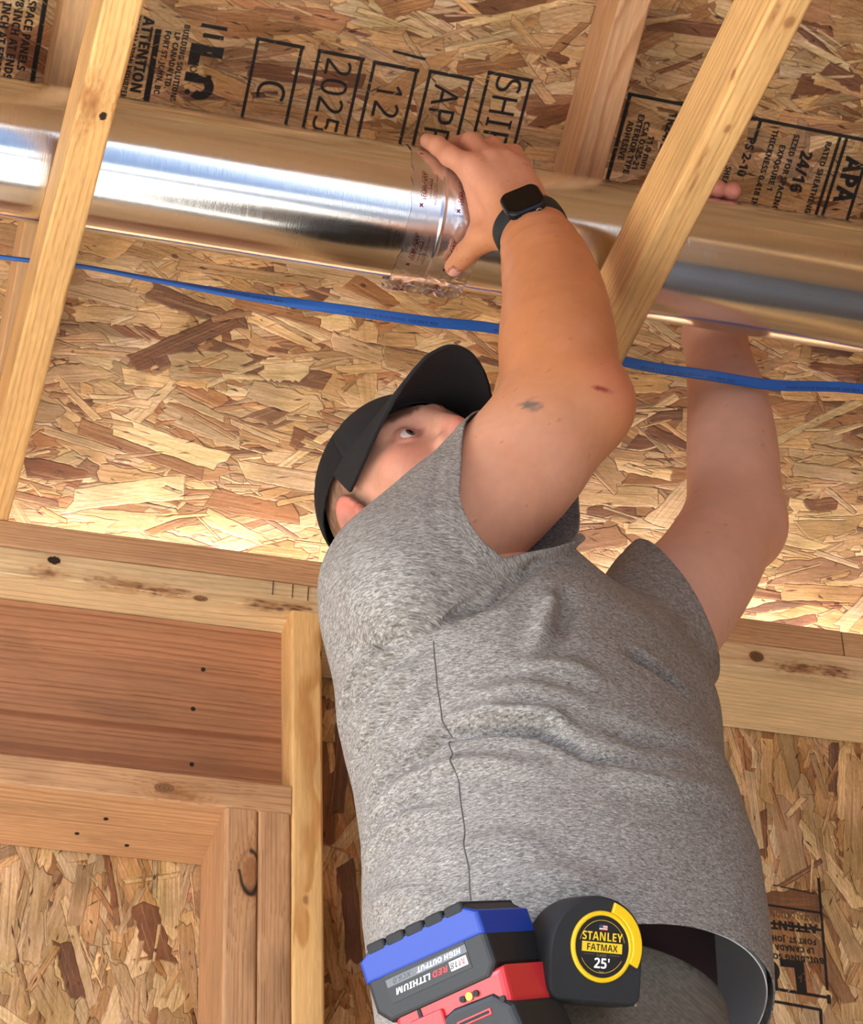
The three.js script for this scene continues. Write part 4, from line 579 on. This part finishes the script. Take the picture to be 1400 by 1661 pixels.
FOLDS.push([-0.0045,0.007,[[0.297,1.943,0.654],[0.318,1.908,0.680],[0.351,1.910,0.706],[0.393,1.926,0.720],[0.431,1.966,0.715],[0.466,2.027,0.677]]]);
const hemY = (x, z) => 1.588 + 0.221 * (x - 0.446) + 0.173 * (z - 0.755);
{
  let m = project(nets(shirtF, [0.2, 1.42, 0.3], [0.84, 2.3, 0.86], 0.0044), shirtF, 2);
  m = clip(m, (p) => p[1] - hemY(p[0], p[2])); m = clip(m, (p) => Math.max(-dot(sub(p, CUFF_R.p), CUFF_R.n), (0.0145 - chestF(...p)) * 2, sleeveR(...p) - 0.03)); m = clip(m, (p) => -dot(sub(p, CUFF_L.p), CUFF_L.n) + (sleeveL(...p) > 0.03 ? 1 : 0)); m = clip(m, (p) => neck(...p) - 0.012 + (p[1] < 2.07 ? 1 : 0));
  const N = normalsOf(m), P = m.pos;
  const fold = (x, y, z) => { let d = 0.002 * fbm(x * 16, y * 22, z * 16, 2) - 0.0006;
    for (const [amp, wid, pts] of FOLDS) { let b = 9, tt = 0; for (let k = 0; k < pts.length - 1; k++) { const a = pts[k], c = pts[k + 1], dx = c[0] - a[0], dy = c[1] - a[1], dz = c[2] - a[2], t = clamp(((x - a[0]) * dx + (y - a[1]) * dy + (z - a[2]) * dz) / (dx * dx + dy * dy + dz * dz)), e = Math.hypot(x - a[0] - dx * t, y - a[1] - dy * t, z - a[2] - dz * t); if (e < b) { b = e; tt = (k + t) / (pts.length - 1); } } if (b < wid * 3) { const w = b / wid / 0.85; d += 3.2 * amp * (Math.exp(-w * w * (1.1 + 0.35 * noise(x * 30, y * 30, z * 30))) - 0.12 * Math.exp(-((w - 1.8) ** 2) * 1.6)) * (0.9 + 0.25 * noise(x * 14, y * 14, z * 14 + 7)) * Math.min(1, 3.2 * Math.min(tt, 1 - tt) + 0.1); } }
    return d; };
  for (let i = 0; i < P.length; i += 3) {
    const x = P[i], y = P[i + 1], z = P[i + 2]; let d = fold(x, y, z);
    const hr = Math.abs(y - hemY(x, z) - 0.018), cr = Math.abs(dot(sub([x, y, z], CUFF_R.p), CUFF_R.n) + 0.018), cl = Math.abs(dot(sub([x, y, z], CUFF_L.p), CUFF_L.n) + 0.018); if (Math.min(hr, sleeveR(x, y, z) < 0.012 ? cr : 9, sleeveL(x, y, z) < 0.012 ? cl : 9) < 0.004) d -= 0.0008;
    P[i] += N[i] * d; P[i + 1] += N[i + 1] * d; P[i + 2] += N[i + 2] * d;
  }
  const ease = (p, k) => { for (let n = 0; n < 6; n++) { const e = 0.001, d = shirtF(...p) - k, G = [shirtF(p[0] + e, p[1], p[2]) - shirtF(...p), shirtF(p[0], p[1] + e, p[2]) - shirtF(...p), shirtF(p[0], p[1], p[2] + e) - shirtF(...p)], l = Math.hypot(...G) || 1; p = p.map((v, i) => v - (G[i] / l) * d * 0.8); } return p; };
  const seamLine = (pts) => { const cv = new THREE.CatmullRomCurve3(pts.map((p) => V(...p))), out = []; for (let i = 0; i <= 60; i++) { const q = cv.getPoint(i / 60), p = ease([q.x, q.y, q.z], 0), k = fold(...p); out.push(V(...ease(p, k))); } part('seam', new THREE.TubeGeometry(new THREE.CatmullRomCurve3(out), 120, 0.0007, 6), std({ color: 0x5e5b58, roughness: 1 }), man); };
  seamLine(SEAM);
  const s = shell(m, 0.0016), g = new THREE.BufferGeometry(); g.setAttribute('position', new THREE.Float32BufferAttribute(s.pos, 3)); g.setIndex(s.idx); g.computeVertexNormals();
  // cloth coordinates: round the trunk, or round the sleeve; opened at the seams
  const f = g.toNonIndexed(), p = f.attributes.position, uv = new Float32Array(p.count * 2), axis = (A, B) => { const d = norm(sub(B, A)), e1 = norm([d[1] * 0 - d[2] * 1, d[2] * 0.2, d[0] * 1]), q = norm(sub(e1, d.map((v) => v * dot(e1, d)))), r = [d[1] * q[2] - d[2] * q[1], d[2] * q[0] - d[0] * q[2], d[0] * q[1] - d[1] * q[0]]; return { A, d, q, r }; };
  const aR = axis([0.345, 1.988, 0.632], [0.452, 2.127, 0.642]), aL = axis([0.63, 2.068, 0.44], [0.7, 2.168, 0.41]);
  for (let t = 0; t < p.count; t += 3) {
    const P0 = [p.getX(t), p.getY(t), p.getZ(t)], dT = chestF(...P0), dR = sleeveR(...P0), dL = sleeveL(...P0), k0 = dT < dR && dT < dL ? null : dR < dL ? aR : aL, kind = k0 && dot(sub(P0, k0.A), k0.d) > 0.0 ? k0 : null; let first = 0;
    for (let q = 0; q < 3; q++) { const i = t + q, x = p.getX(i), y = p.getY(i), z = p.getZ(i); let a, r, v; if (kind) { const w = sub([x, y, z], kind.A); a = Math.atan2(dot(w, kind.r), dot(w, kind.q)); r = 0.08; v = dot(w, kind.d); } else { const [cx, cz] = section(y); a = Math.atan2((x - cx) * SIDE[0] + (z - cz) * SIDE[1], (x - cx) * FACE[0] + (z - cz) * FACE[1]); r = 0.18; v = y; } if (q === 0) first = a; else { if (a - first > Math.PI) a -= 2 * Math.PI; if (a - first < -Math.PI) a += 2 * Math.PI; } uv[i * 2] = (a * r) / 0.3; uv[i * 2 + 1] = v / 0.3; }
  }
  f.setAttribute('uv', new THREE.BufferAttribute(uv, 2)); part('shirt', f, cloth, man, 'short-sleeved grey heathered T-shirt');
}
{ // trousers, waistband of the shorts beneath, boots (below the frame)
  const PL = LEG_L.map((q) => [q[0], q[1], q[2], q[3] + 0.022]), PR = LEG_R.map((q) => [q[0], q[1], q[2], q[3] + 0.022]);
  const pant = (x, y, z) => smin(smax(torso(x, y, z, -0.042), 1.44 - y, 0.03), smin(chain(x, y, z, PL), chain(x, y, z, PR), 0.03), 0.06);
  let m = nets(pant, [0.2, 0.62, 0.3], [0.82, 1.78, 0.86], 0.0085); m = clip(m, (p) => Math.min(1.606 - 0.04 * (p[0] - 0.45) - p[1], p[1] - 0.69)); const s = shell(m, 0.003);
  const tw = (() => { const S = 256, d = new Uint8Array(S * S * 4); for (let y = 0; y < S; y++) for (let x = 0; x < S; x++) { const v = 98 + 3 * Math.sin((x + y) * 0.8) + 12 * noise(x / 3, y / 3, 2) + 8 * fbm(x / 30, y / 30, 3), o = (y * S + x) * 4; d[o] = v; d[o + 1] = v * 0.93; d[o + 2] = v * 0.82; d[o + 3] = 255; } return dataTex(d, S, S); })();
  const g = toGeo(s); const u = []; for (let i = 0; i < s.pos.length; i += 3) u.push((s.pos[i] + s.pos[i + 2]) / 0.16, s.pos[i + 1] / 0.16); g.setAttribute('uv', new THREE.Float32BufferAttribute(u, 2)); part('trousers', g, std({ map: tw, roughness: 0.92 }), man, 'dark olive grey work trousers');
  let b = nets((x, y, z) => torso(x, y, z, -0.05), [0.2, 1.46, 0.3], [0.82, 1.78, 0.86], 0.008); b = clip(b, (p) => Math.min(1.7 + 0.1 * (p[0] - 0.45) - p[1], p[1] - 1.55)); part('shorts_waistband', toGeo(shell(b, 0.002)), std({ color: 0x3a2428, roughness: 0.9 }), man, 'dark maroon waistband');
  for (const L of [LEG_R, LEG_L]) { const q = L[2], f = (x, y, z) => smin(cone(x, y, z, [q[0], 0.72, q[2]], [q[0], 0.665, q[2]], 0.056, 0.05), smax(egg(x, y, z, [q[0] + 0.05, 0.655, q[2] + 0.07], [0.065, 0.05, 0.13]), 0.628 - y, 0.01), 0.04); part('boot', toGeo(nets(f, [q[0] - 0.13, 0.6, q[2] - 0.13], [q[0] + 0.18, 0.8, q[2] + 0.26], 0.009)), std({ color: 0x5a3d26, roughness: 0.7 }), man); }
}
{ let u = nets((x, y, z) => torso(x, y, z, -0.007), [0.2, 1.42, 0.3], [0.84, 1.9, 0.86], 0.007); u = clip(u, (p) => Math.min(p[1] - hemY(p[0], p[2]) - 0.005, 1.75 - p[1])); part('undershirt', toGeo(shell(u, 0.0012)), std({ color: 0xe6e6ea, roughness: 0.95 }), man, 'white undershirt edge inside the hem'); }
{ // cap: crown of panels with a mesh back, and a curved bill with rows of stitching
  const cap = new THREE.Group(); cap.name = 'cap'; man.add(cap); const black = std({ color: 0x17171a, roughness: 0.88 }), mesh = std({ color: 0x0f0f11, roughness: 0.95 });
  const R3 = [0.0805, 0.08, 0.1045], C3 = [0, 0.03, -0.012];
  const crown = (a0, a1, mat, name, back) => { const na = 60, nt = 34, m = { pos: [], idx: [] };
    for (let i = 0; i <= na; i++) for (let j = 0; j <= nt; j++) { const a = lerp(a0, a1, i / na), rim = 0.012 - 0.016 * (1 - Math.cos(a)) / 2, lo = Math.asin(clamp((rim + 0.034 - 0.034 - C3[1] + 0.034) / R3[1] - 0.02, -0.9, 0.9)), e = lerp(lo, Math.PI / 2, j / nt), seam = Math.min(...[0, 1.05, 2.09, 3.14, -1.05, -2.09, -3.14].map((q) => Math.abs(a - q))), bulge = 1 - 0.012 * Math.exp(-((seam / 0.03) ** 2)) + (back ? 0.0025 * (noise(i * 2.7, j * 2.7) > 0 ? 1 : -1) : 0), ce = Math.cos(e) ** 0.82;
      m.pos.push(...headWorld(C3[0] + R3[0] * ce * Math.sin(a) * bulge, C3[1] + R3[1] * Math.sin(e) * bulge, C3[2] + R3[2] * ce * Math.cos(a) * bulge)); }
    for (let i = 0; i < na; i++) for (let j = 0; j < nt; j++) { const a = i * (nt + 1) + j, b = a + nt + 1; m.idx.push(a, b, a + 1, a + 1, b, b + 1); }
    return part(name, toGeo(shell(m, 0.002)), mat, cap); };
  crown(-1.15, 1.15, black, 'front_panel'); crown(1.15, 2 * Math.PI - 1.15, mesh, 'mesh_back', true);
  const na = 70, nr = 60, m = { pos: [], idx: [] };
  for (let i = 0; i <= na; i++) for (let j = 0; j <= nr; j++) { const a = lerp(-1.36, 1.36, i / na), t = j / nr, len = 0.083 * Math.pow(Math.max(0, Math.cos(a * 1.15)), 0.5), base = [0.082 * Math.sin(a), 0.105 * Math.cos(a)], l = base[0] * (1 + 0.02 * t), f = base[1] - 0.012 + len * t, drop = 0.4 * (l * l) / 0.08 + 0.05 * len * t, st = 0.0005 * Math.sin(t * len / 0.0052 * 2 * Math.PI) * (t > 0.12 ? 1 : 0);
    m.pos.push(...headWorld(l, 0.048 - drop * (0.35 + 0.65 * t) - 0.012 * t + st, f)); }
  for (let i = 0; i < na; i++) for (let j = 0; j < nr; j++) { const a = i * (nr + 1) + j, b = a + nr + 1; m.idx.push(a, a + 1, b, a + 1, b + 1, b); }
  part('bill', toGeo(shell(m, 0.0035)), black, cap);
}

// ------------------------------------------------------------------ wristwatch, drill and tape measure he carries
const frame = (o, X, Y, N, at) => { o.quaternion.setFromRotationMatrix(new THREE.Matrix4().makeBasis(V(...X), V(...Y), V(...N))); o.position.set(...at); return o; };
const MATB = { rubber: std({ color: 0x1c1d1f, roughness: 0.75 }), black: std({ color: 0x17181a, roughness: 0.55 }), grey: std({ color: 0x4c5054, roughness: 0.5 }), blue: phys({ color: 0x0a3590, roughness: 0.45 }), red: phys({ color: 0xc02a2e, roughness: 0.42, clearcoat: 0.2 }), steel: std({ color: 0xb8b4aa, metalness: 0.9, roughness: 0.35 }), brass: std({ color: 0xb08a46, metalness: 0.8, roughness: 0.4 }) };
function box(w, h, d, r = 0.003, s = 3) { return new RoundedBoxGeometry(w, h, d, s, Math.min(r, w / 2.1, h / 2.1, d / 2.1)); }
const poly = (pts, depth, bevel = 0.002) => { const s = new THREE.Shape(); pts.forEach((p, i) => (i ? s.lineTo(p[0], p[1]) : s.moveTo(p[0], p[1]))); const g = new THREE.ExtrudeGeometry(s, { depth: depth - 2 * bevel, bevelEnabled: true, bevelSize: bevel, bevelThickness: bevel, bevelSegments: 3, curveSegments: 24 }); g.translate(0, 0, -depth / 2 + bevel); return g; };
const at = (m, x, y, z) => (m.position.set(x, y, z), m);
{ // watch: long axis round the wrist
  const w = thing('wristwatch', 'black square smartwatch on a dark rubber band round the near wrist', 'watch'); const X = [0.8519, 0.3161, 0.4175], Y = [-0.2278, 0.9416, -0.248], N = [-0.4715, 0.1161, 0.8742];
  frame(w, X, Y, N, [0.5085, 2.5245, 0.564]);
  const m = { pos: [], idx: [] }, na = 72; const sect = [[-0.0115, 0], [-0.0105, 0.0016], [0, 0.0022], [0.0105, 0.0016], [0.0115, 0], [0.0105, -0.0006], [-0.0105, -0.0006]], ns = sect.length;
  for (let i = 0; i <= na; i++) { const a = (i / na) * 2 * Math.PI, rx = 0.0385, rn = 0.0365, taper = 0.86 + 0.14 * Math.abs(Math.sin(a)); for (const [y, t] of sect) m.pos.push((rx + t) * Math.cos(a), y * taper, (rn + t) * Math.sin(a)); }
  for (let i = 0; i < na; i++) for (let j = 0; j < ns; j++) { const a = i * ns + j, b = i * ns + ((j + 1) % ns); m.idx.push(a, b, a + ns, a + ns, b, b + ns); }
  part('band', toGeo(m), std({ color: 0x1a2224, roughness: 0.7 }), w, 'dark green-black rubber band');
  const sq = (a, b, r, d, bev) => { const s = new THREE.Shape(), x = a / 2 - bev, y = b / 2 - bev, q = r - bev; s.moveTo(-x + q, -y); s.lineTo(x - q, -y); s.absarc(x - q, -y + q, q, -Math.PI / 2, 0); s.lineTo(x, y - q); s.absarc(x - q, y - q, q, 0, Math.PI / 2); s.lineTo(-x + q, y); s.absarc(-x + q, y - q, q, Math.PI / 2, Math.PI); s.lineTo(-x, -y + q); s.absarc(-x + q, -y + q, q, Math.PI, 1.5 * Math.PI); const g = new THREE.ExtrudeGeometry(s, { depth: d - 2 * bev, bevelEnabled: true, bevelSize: bev, bevelThickness: bev, bevelSegments: 5, curveSegments: 16 }); return g.translate(0, 0, bev); };
  const cs = part('case', sq(0.0445, 0.0385, 0.0105, 0.0105, 0.0032), std({ color: 0x2b2d31, metalness: 0.7, roughness: 0.35 }), w); cs.position.z = 0.0345;
  const sc = part('screen', sq(0.0405, 0.0345, 0.0088, 0.0028, 0.0012), phys({ color: 0x050506, roughness: 0.12, specularIntensity: 0.5 }), w, 'dark glossy screen'); sc.position.z = 0.0435;
  const cr = part('crown', new THREE.CylinderGeometry(0.0035, 0.0035, 0.003, 24), std({ color: 0x55575c, metalness: 0.8, roughness: 0.3 }), w); cr.position.set(0.0105, -0.0202, 0.0395); const ri = part('crown_ring', new THREE.TorusGeometry(0.0029, 0.0005, 8, 24), MATB.steel, cr); ri.position.y = -0.0015; ri.rotation.x = Math.PI / 2;
  for (const x of [-0.017, 0.017]) at(part('button', box(0.008, 0.0016, 0.003, 0.0007), std({ color: 0x1d1e21, metalness: 0.6, roughness: 0.4 }), w), x * -0.5 - 0.004, -0.0196, 0.0395);
}
{ // cordless drill hanging by its clip with the battery uppermost; built upright, then turned over
  const d = thing('cordless_drill', 'red and black cordless drill hung upside down with a blue-banded battery on top', 'drill'); frame(d, [-0.5726, -0.0505, -0.8183], [0.3433, -0.9211, -0.1834], [-0.7445, -0.3859, 0.5448], [0.334, 1.539, 0.755]); d.scale.setScalar(0.94);
  const bat = part('battery', poly([[-0.052, 0.036], [-0.059, 0.026], [-0.059, -0.026], [-0.05, -0.037], [0.05, -0.037], [0.059, -0.03], [0.059, 0.024], [0.05, 0.036]], 0.078, 0.005), MATB.black, d, 'black battery pack');
  part('battery_band', poly([[-0.0602, -0.008], [-0.0602, -0.027], [-0.051, -0.0345], [0.051, -0.0345], [0.0602, -0.029], [0.0602, -0.01]], 0.0808, 0.004), MATB.blue, bat, 'blue band round the battery');
  for (let k = 0; k < 5; k++) at(part('rubber_foot', box(0.0195, 0.013, 0.0815, 0.003), MATB.rubber, bat), -0.042 + k * 0.0212, -0.0395, 0);
  at(part('battery_ledge', box(0.104, 0.012, 0.076, 0.004), MATB.grey, bat), 0, 0.0335, 0);
  // print on the side
  const c = document.createElement('canvas'); c.width = 1024; c.height = 400; const g = c.getContext('2d'); g.fillStyle = 'rgb(23,24,26)'; g.fillRect(0, 0, 1024, 400); g.fillStyle = 'rgb(92,95,100)'; g.fillRect(0, 205, 1024, 100);
  g.font = 'italic bold 88px sans-serif'; g.fillStyle = 'white'; g.fillText('HIGH OUTPUT', 60, 288, 560); g.fillStyle = 'rgb(52,55,58)'; g.fillText('XC6.0', 700, 288, 260);
  g.fillStyle = 'white'; g.fillRect(30, 60, 215, 118); g.fillStyle = 'rgb(192,30,36)'; g.font = 'italic bold 108px sans-serif'; g.fillText('M', 42, 158, 90); g.fillStyle = 'rgb(24,24,26)'; g.fillText('18', 130, 158, 105); g.fillStyle = 'rgb(206,34,40)'; g.fillText('RED', 262, 158, 215); g.fillStyle = 'white'; g.fillText('LITHIUM', 482, 158, 480);
  const t = canvasTex(c), lb = part('battery_label', new THREE.BoxGeometry(0.086, 0.0336, 0.0006), [0, 1, 2, 3, 4, 5].map((i) => (i === 4 ? std({ map: t, roughness: 0.5 }) : MATB.black)), bat); lb.position.set(0.001, 0.0065, 0.0391);
  // foot of the tool over the battery
  const foot = part('foot', poly([[-0.062, 0.038], [0.043, 0.038], [0.046, 0.048], [0.03, 0.058], [-0.012, 0.066], [-0.03, 0.08], [-0.052, 0.08], [-0.06, 0.058]], 0.074, 0.006), MATB.red, d, 'red foot of the tool');
  part('grip_cover', poly([[-0.05, 0.056], [-0.012, 0.0545], [0.0, 0.058], [0.004, 0.072], [-0.012, 0.08], [-0.05, 0.094], [-0.064, 0.086], [-0.062, 0.068]], 0.0795, 0.006), MATB.black, d);
  at(part('slot_trim', box(0.036, 0.0058, 0.002, 0.001), MATB.red, d), -0.029, 0.064, 0.0398); at(part('slot', box(0.032, 0.0026, 0.002, 0.0008), MATB.rubber, d), -0.029, 0.064, 0.0403);
  at(part('clip_boss', box(0.034, 0.016, 0.006, 0.002), MATB.red, d), 0.016, 0.053, 0.0375); at(part('gap', box(0.004, 0.03, 0.0766, 0.001), MATB.rubber, d), 0.0225, 0.053, 0); 
  for (const [x, y, m] of [[-0.0365, 0.0455, MATB.rubber], [-0.0225, 0.0455, MATB.rubber], [0.022, 0.0615, MATB.rubber], [-0.0595, 0.0585, MATB.rubber]]) { const s = part('screw', new THREE.CylinderGeometry(0.0028, 0.0028, 0.002, 16), m, d); s.position.set(x, y, 0.0382); s.rotation.x = Math.PI / 2; } { const s = part('emblem', new THREE.CylinderGeometry(0.0036, 0.0036, 0.0018, 18), MATB.brass, d); s.position.set(-0.0295, 0.0455, 0.0378); s.rotation.x = Math.PI / 2; }
  const tube = (pts, r, mat, name) => part(name, new THREE.TubeGeometry(new THREE.CatmullRomCurve3(pts.map((p) => V(...p))), 24, r, 24), mat, d);
  tube([[-0.036, 0.07, 0], [-0.032, 0.11, 0], [-0.024, 0.16, 0], [-0.018, 0.2, 0]], 0.0265, MATB.black, 'handle'); tube([[-0.0335, 0.09, 0], [-0.03, 0.122, 0]], 0.0315, MATB.blue, 'handle_collar');
  const body = part('motor_housing', new THREE.CylinderGeometry(0.034, 0.031, 0.12, 28), MATB.red, d); body.rotation.z = Math.PI / 2; body.position.set(-0.012, 0.222, 0); const ch = part('chuck', new THREE.CylinderGeometry(0.012, 0.024, 0.06, 28), MATB.black, d); ch.rotation.z = -Math.PI / 2; ch.position.set(0.08, 0.222, 0);
  at(part('belt_clip', box(0.024, 0.05, 0.004, 0.001), MATB.steel, d), -0.05, 0.04, -0.042);
  bat.scale.y = 0.79; bat.position.y = -0.008; for (const k of d.children) if (k !== bat) k.position.y -= 0.0145;
}
{ // tape measure
  const w = thing('tape_measure', 'black tape measure with a yellow ringed round label clipped at the waistband', 'tape measure'); frame(w, [0.978, 0.103, -0.1814], [-0.0226, 0.9167, 0.3989], [0.2074, -0.386, 0.8989], [0.4405, 1.5565, 0.7855]);
  const s = new THREE.Shape(); s.moveTo(-0.036, -0.042); s.lineTo(0.03, -0.042); s.quadraticCurveTo(0.036, -0.041, 0.036, -0.034); s.lineTo(0.0365, 0.0); s.bezierCurveTo(0.037, 0.024, 0.02, 0.0375, -0.002, 0.0375); s.bezierCurveTo(-0.024, 0.0375, -0.043, 0.02, -0.0445, -0.004); s.lineTo(-0.044, -0.032); s.quadraticCurveTo(-0.043, -0.041, -0.036, -0.042);
  const g = new THREE.ExtrudeGeometry(s, { depth: 0.026, bevelEnabled: true, bevelSize: 0.003, bevelThickness: 0.009, bevelSegments: 6, curveSegments: 40 }); g.translate(0, 0, -0.022); part('case', g, MATB.rubber, w, 'black rubber case');
  for (let k = 0; k < 4; k++) { const r = part('grip_rib', box(0.0022, 0.013, 0.004, 0.001), MATB.black, w); r.position.set(0.014 + k * 0.0058, -0.0375, 0.0105); r.rotation.z = -0.7; }
  const yel = phys({ color: 0xe9bf16, roughness: 0.4, clearcoat: 0.3 }), ring = part('label_ring', new THREE.LatheGeometry([[0.0245, 0], [0.0245, 0.0028], [0.0255, 0.0034], [0.0275, 0.0032], [0.0284, 0.0022], [0.0286, -0.004]].map((p) => new THREE.Vector2(...p)), 72), yel, w, 'yellow ring'); ring.rotation.x = Math.PI / 2; ring.position.z = 0.0115;
  const arc = new THREE.Shape(); arc.absarc(0, 0, 0.0345, -0.42, 1.28, false); arc.absarc(0, 0, 0.0282, 1.28, -0.42, true); const ag = new THREE.ExtrudeGeometry(arc, { depth: 0.011, bevelEnabled: true, bevelSize: 0.0012, bevelThickness: 0.0012, bevelSegments: 3, curveSegments: 32 }); at(part('lock_button', ag, yel, w, 'yellow lock'), 0.0005, 0.001, 0.0035);
  const c = document.createElement('canvas'); c.width = c.height = 512; const q = c.getContext('2d'); q.fillStyle = 'rgb(24,25,27)'; q.fillRect(0, 0, 512, 512); q.strokeStyle = 'rgb(214,178,60)'; q.lineWidth = 4; q.beginPath(); q.arc(256, 256, 216, 0.5, 2.64); q.stroke(); q.beginPath(); q.arc(256, 256, 216, 3.35, 6.07); q.stroke();
  q.textAlign = 'center'; q.fillStyle = 'rgb(236,196,40)'; q.font = 'bold 96px sans-serif'; q.fillText('STANLEY', 256, 208, 388); q.fillRect(64, 222, 384, 82); q.fillStyle = 'rgb(24,25,27)'; q.font = 'bold 76px sans-serif'; q.fillText('FATMAX', 256, 291, 350); q.fillStyle = 'rgb(150,140,110)'; q.font = '27px sans-serif'; q.fillText('CLASSIC', 256, 338); q.fillRect(86, 322, 100, 2); q.fillRect(326, 322, 100, 2); q.fillStyle = 'white'; q.font = 'bold 116px sans-serif'; q.fillText("25'", 262, 434, 200); q.fillStyle = 'rgb(220,190,90)'; q.font = '20px sans-serif'; q.fillText('7.6 m', 256, 470);
  for (let i = 0; i < 5; i++) { q.fillStyle = i % 2 ? 'rgb(230,226,220)' : 'rgb(184,60,60)'; q.fillRect(222, 78 + i * 9, 78, 9); } q.fillStyle = 'rgb(52,66,120)'; q.fillRect(222, 78, 36, 27);
  const dg = new THREE.CircleGeometry(0.0246, 64), face = part('label_face', dg, std({ map: canvasTex(c), roughness: 0.45 }), w, 'round black label'); face.position.z = 0.0137;
  at(part('belt_clip', box(0.022, 0.05, 0.003, 0.001), MATB.steel, w), 0, -0.004, -0.034); at(part('end_hook', box(0.003, 0.012, 0.018, 0.0008), MATB.steel, w), 0.04, -0.038, -0.006);
}

// ------------------------------------------------------------------ what stands outside the frame but shades or carries what is seen
{ const h = thing('neighbouring_house', 'pale two-storey house beyond the drive, behind the camera', 'house'); const wallM = std({ color: 0xbdb9b0, roughness: 0.9 }), roofM = std({ color: 0x4a4642, roughness: 0.9 });
  at(part('walls', new THREE.BoxGeometry(8, 4.2, 11), wallM, h), -6.6, 2.0, 10.2); const s = new THREE.Shape(); s.moveTo(-4.4, 0); s.lineTo(4.4, 0); s.lineTo(0, 1.6); const g = new THREE.ExtrudeGeometry(s, { depth: 11.8, bevelEnabled: false }); at(part('roof', g, roofM, h), -6.6, 4.1, 4.3);
  const o = thing('house_across_the_drive', 'long pale house across the drive, behind the camera', 'house'); at(part('walls', new THREE.BoxGeometry(22, 5, 6), wallM, o), 5, 2.3, 22); const s2 = new THREE.Shape(); s2.moveTo(-3.5, 0); s2.lineTo(3.5, 0); s2.lineTo(0, 2); const g2 = new THREE.ExtrudeGeometry(s2, { depth: 23, bevelEnabled: false }); g2.rotateY(Math.PI / 2); at(part('roof', g2, roofM, o), -6.5, 4.8, 22);
  const w = thing('work_platform', 'low aluminium work platform under the boots', 'platform'), al = std({ color: 0xb9bcc0, metalness: 0.9, roughness: 0.4 }); at(part('deck', box(0.62, 0.04, 0.5, 0.006), al, w), 0.515, 0.607, 0.65);
  for (const x of [-0.28, 0.28]) for (const z of [-0.22, 0.22]) at(part('leg', box(0.035, 0.587, 0.03, 0.004), al, w), 0.515 + x, 0.2935, 0.65 + z); for (const x of [-0.28, 0.28]) at(part('rung', box(0.02, 0.025, 0.42, 0.003), al, w), 0.515 + x, 0.3, 0.65); }
renderer.render(scene, camera);
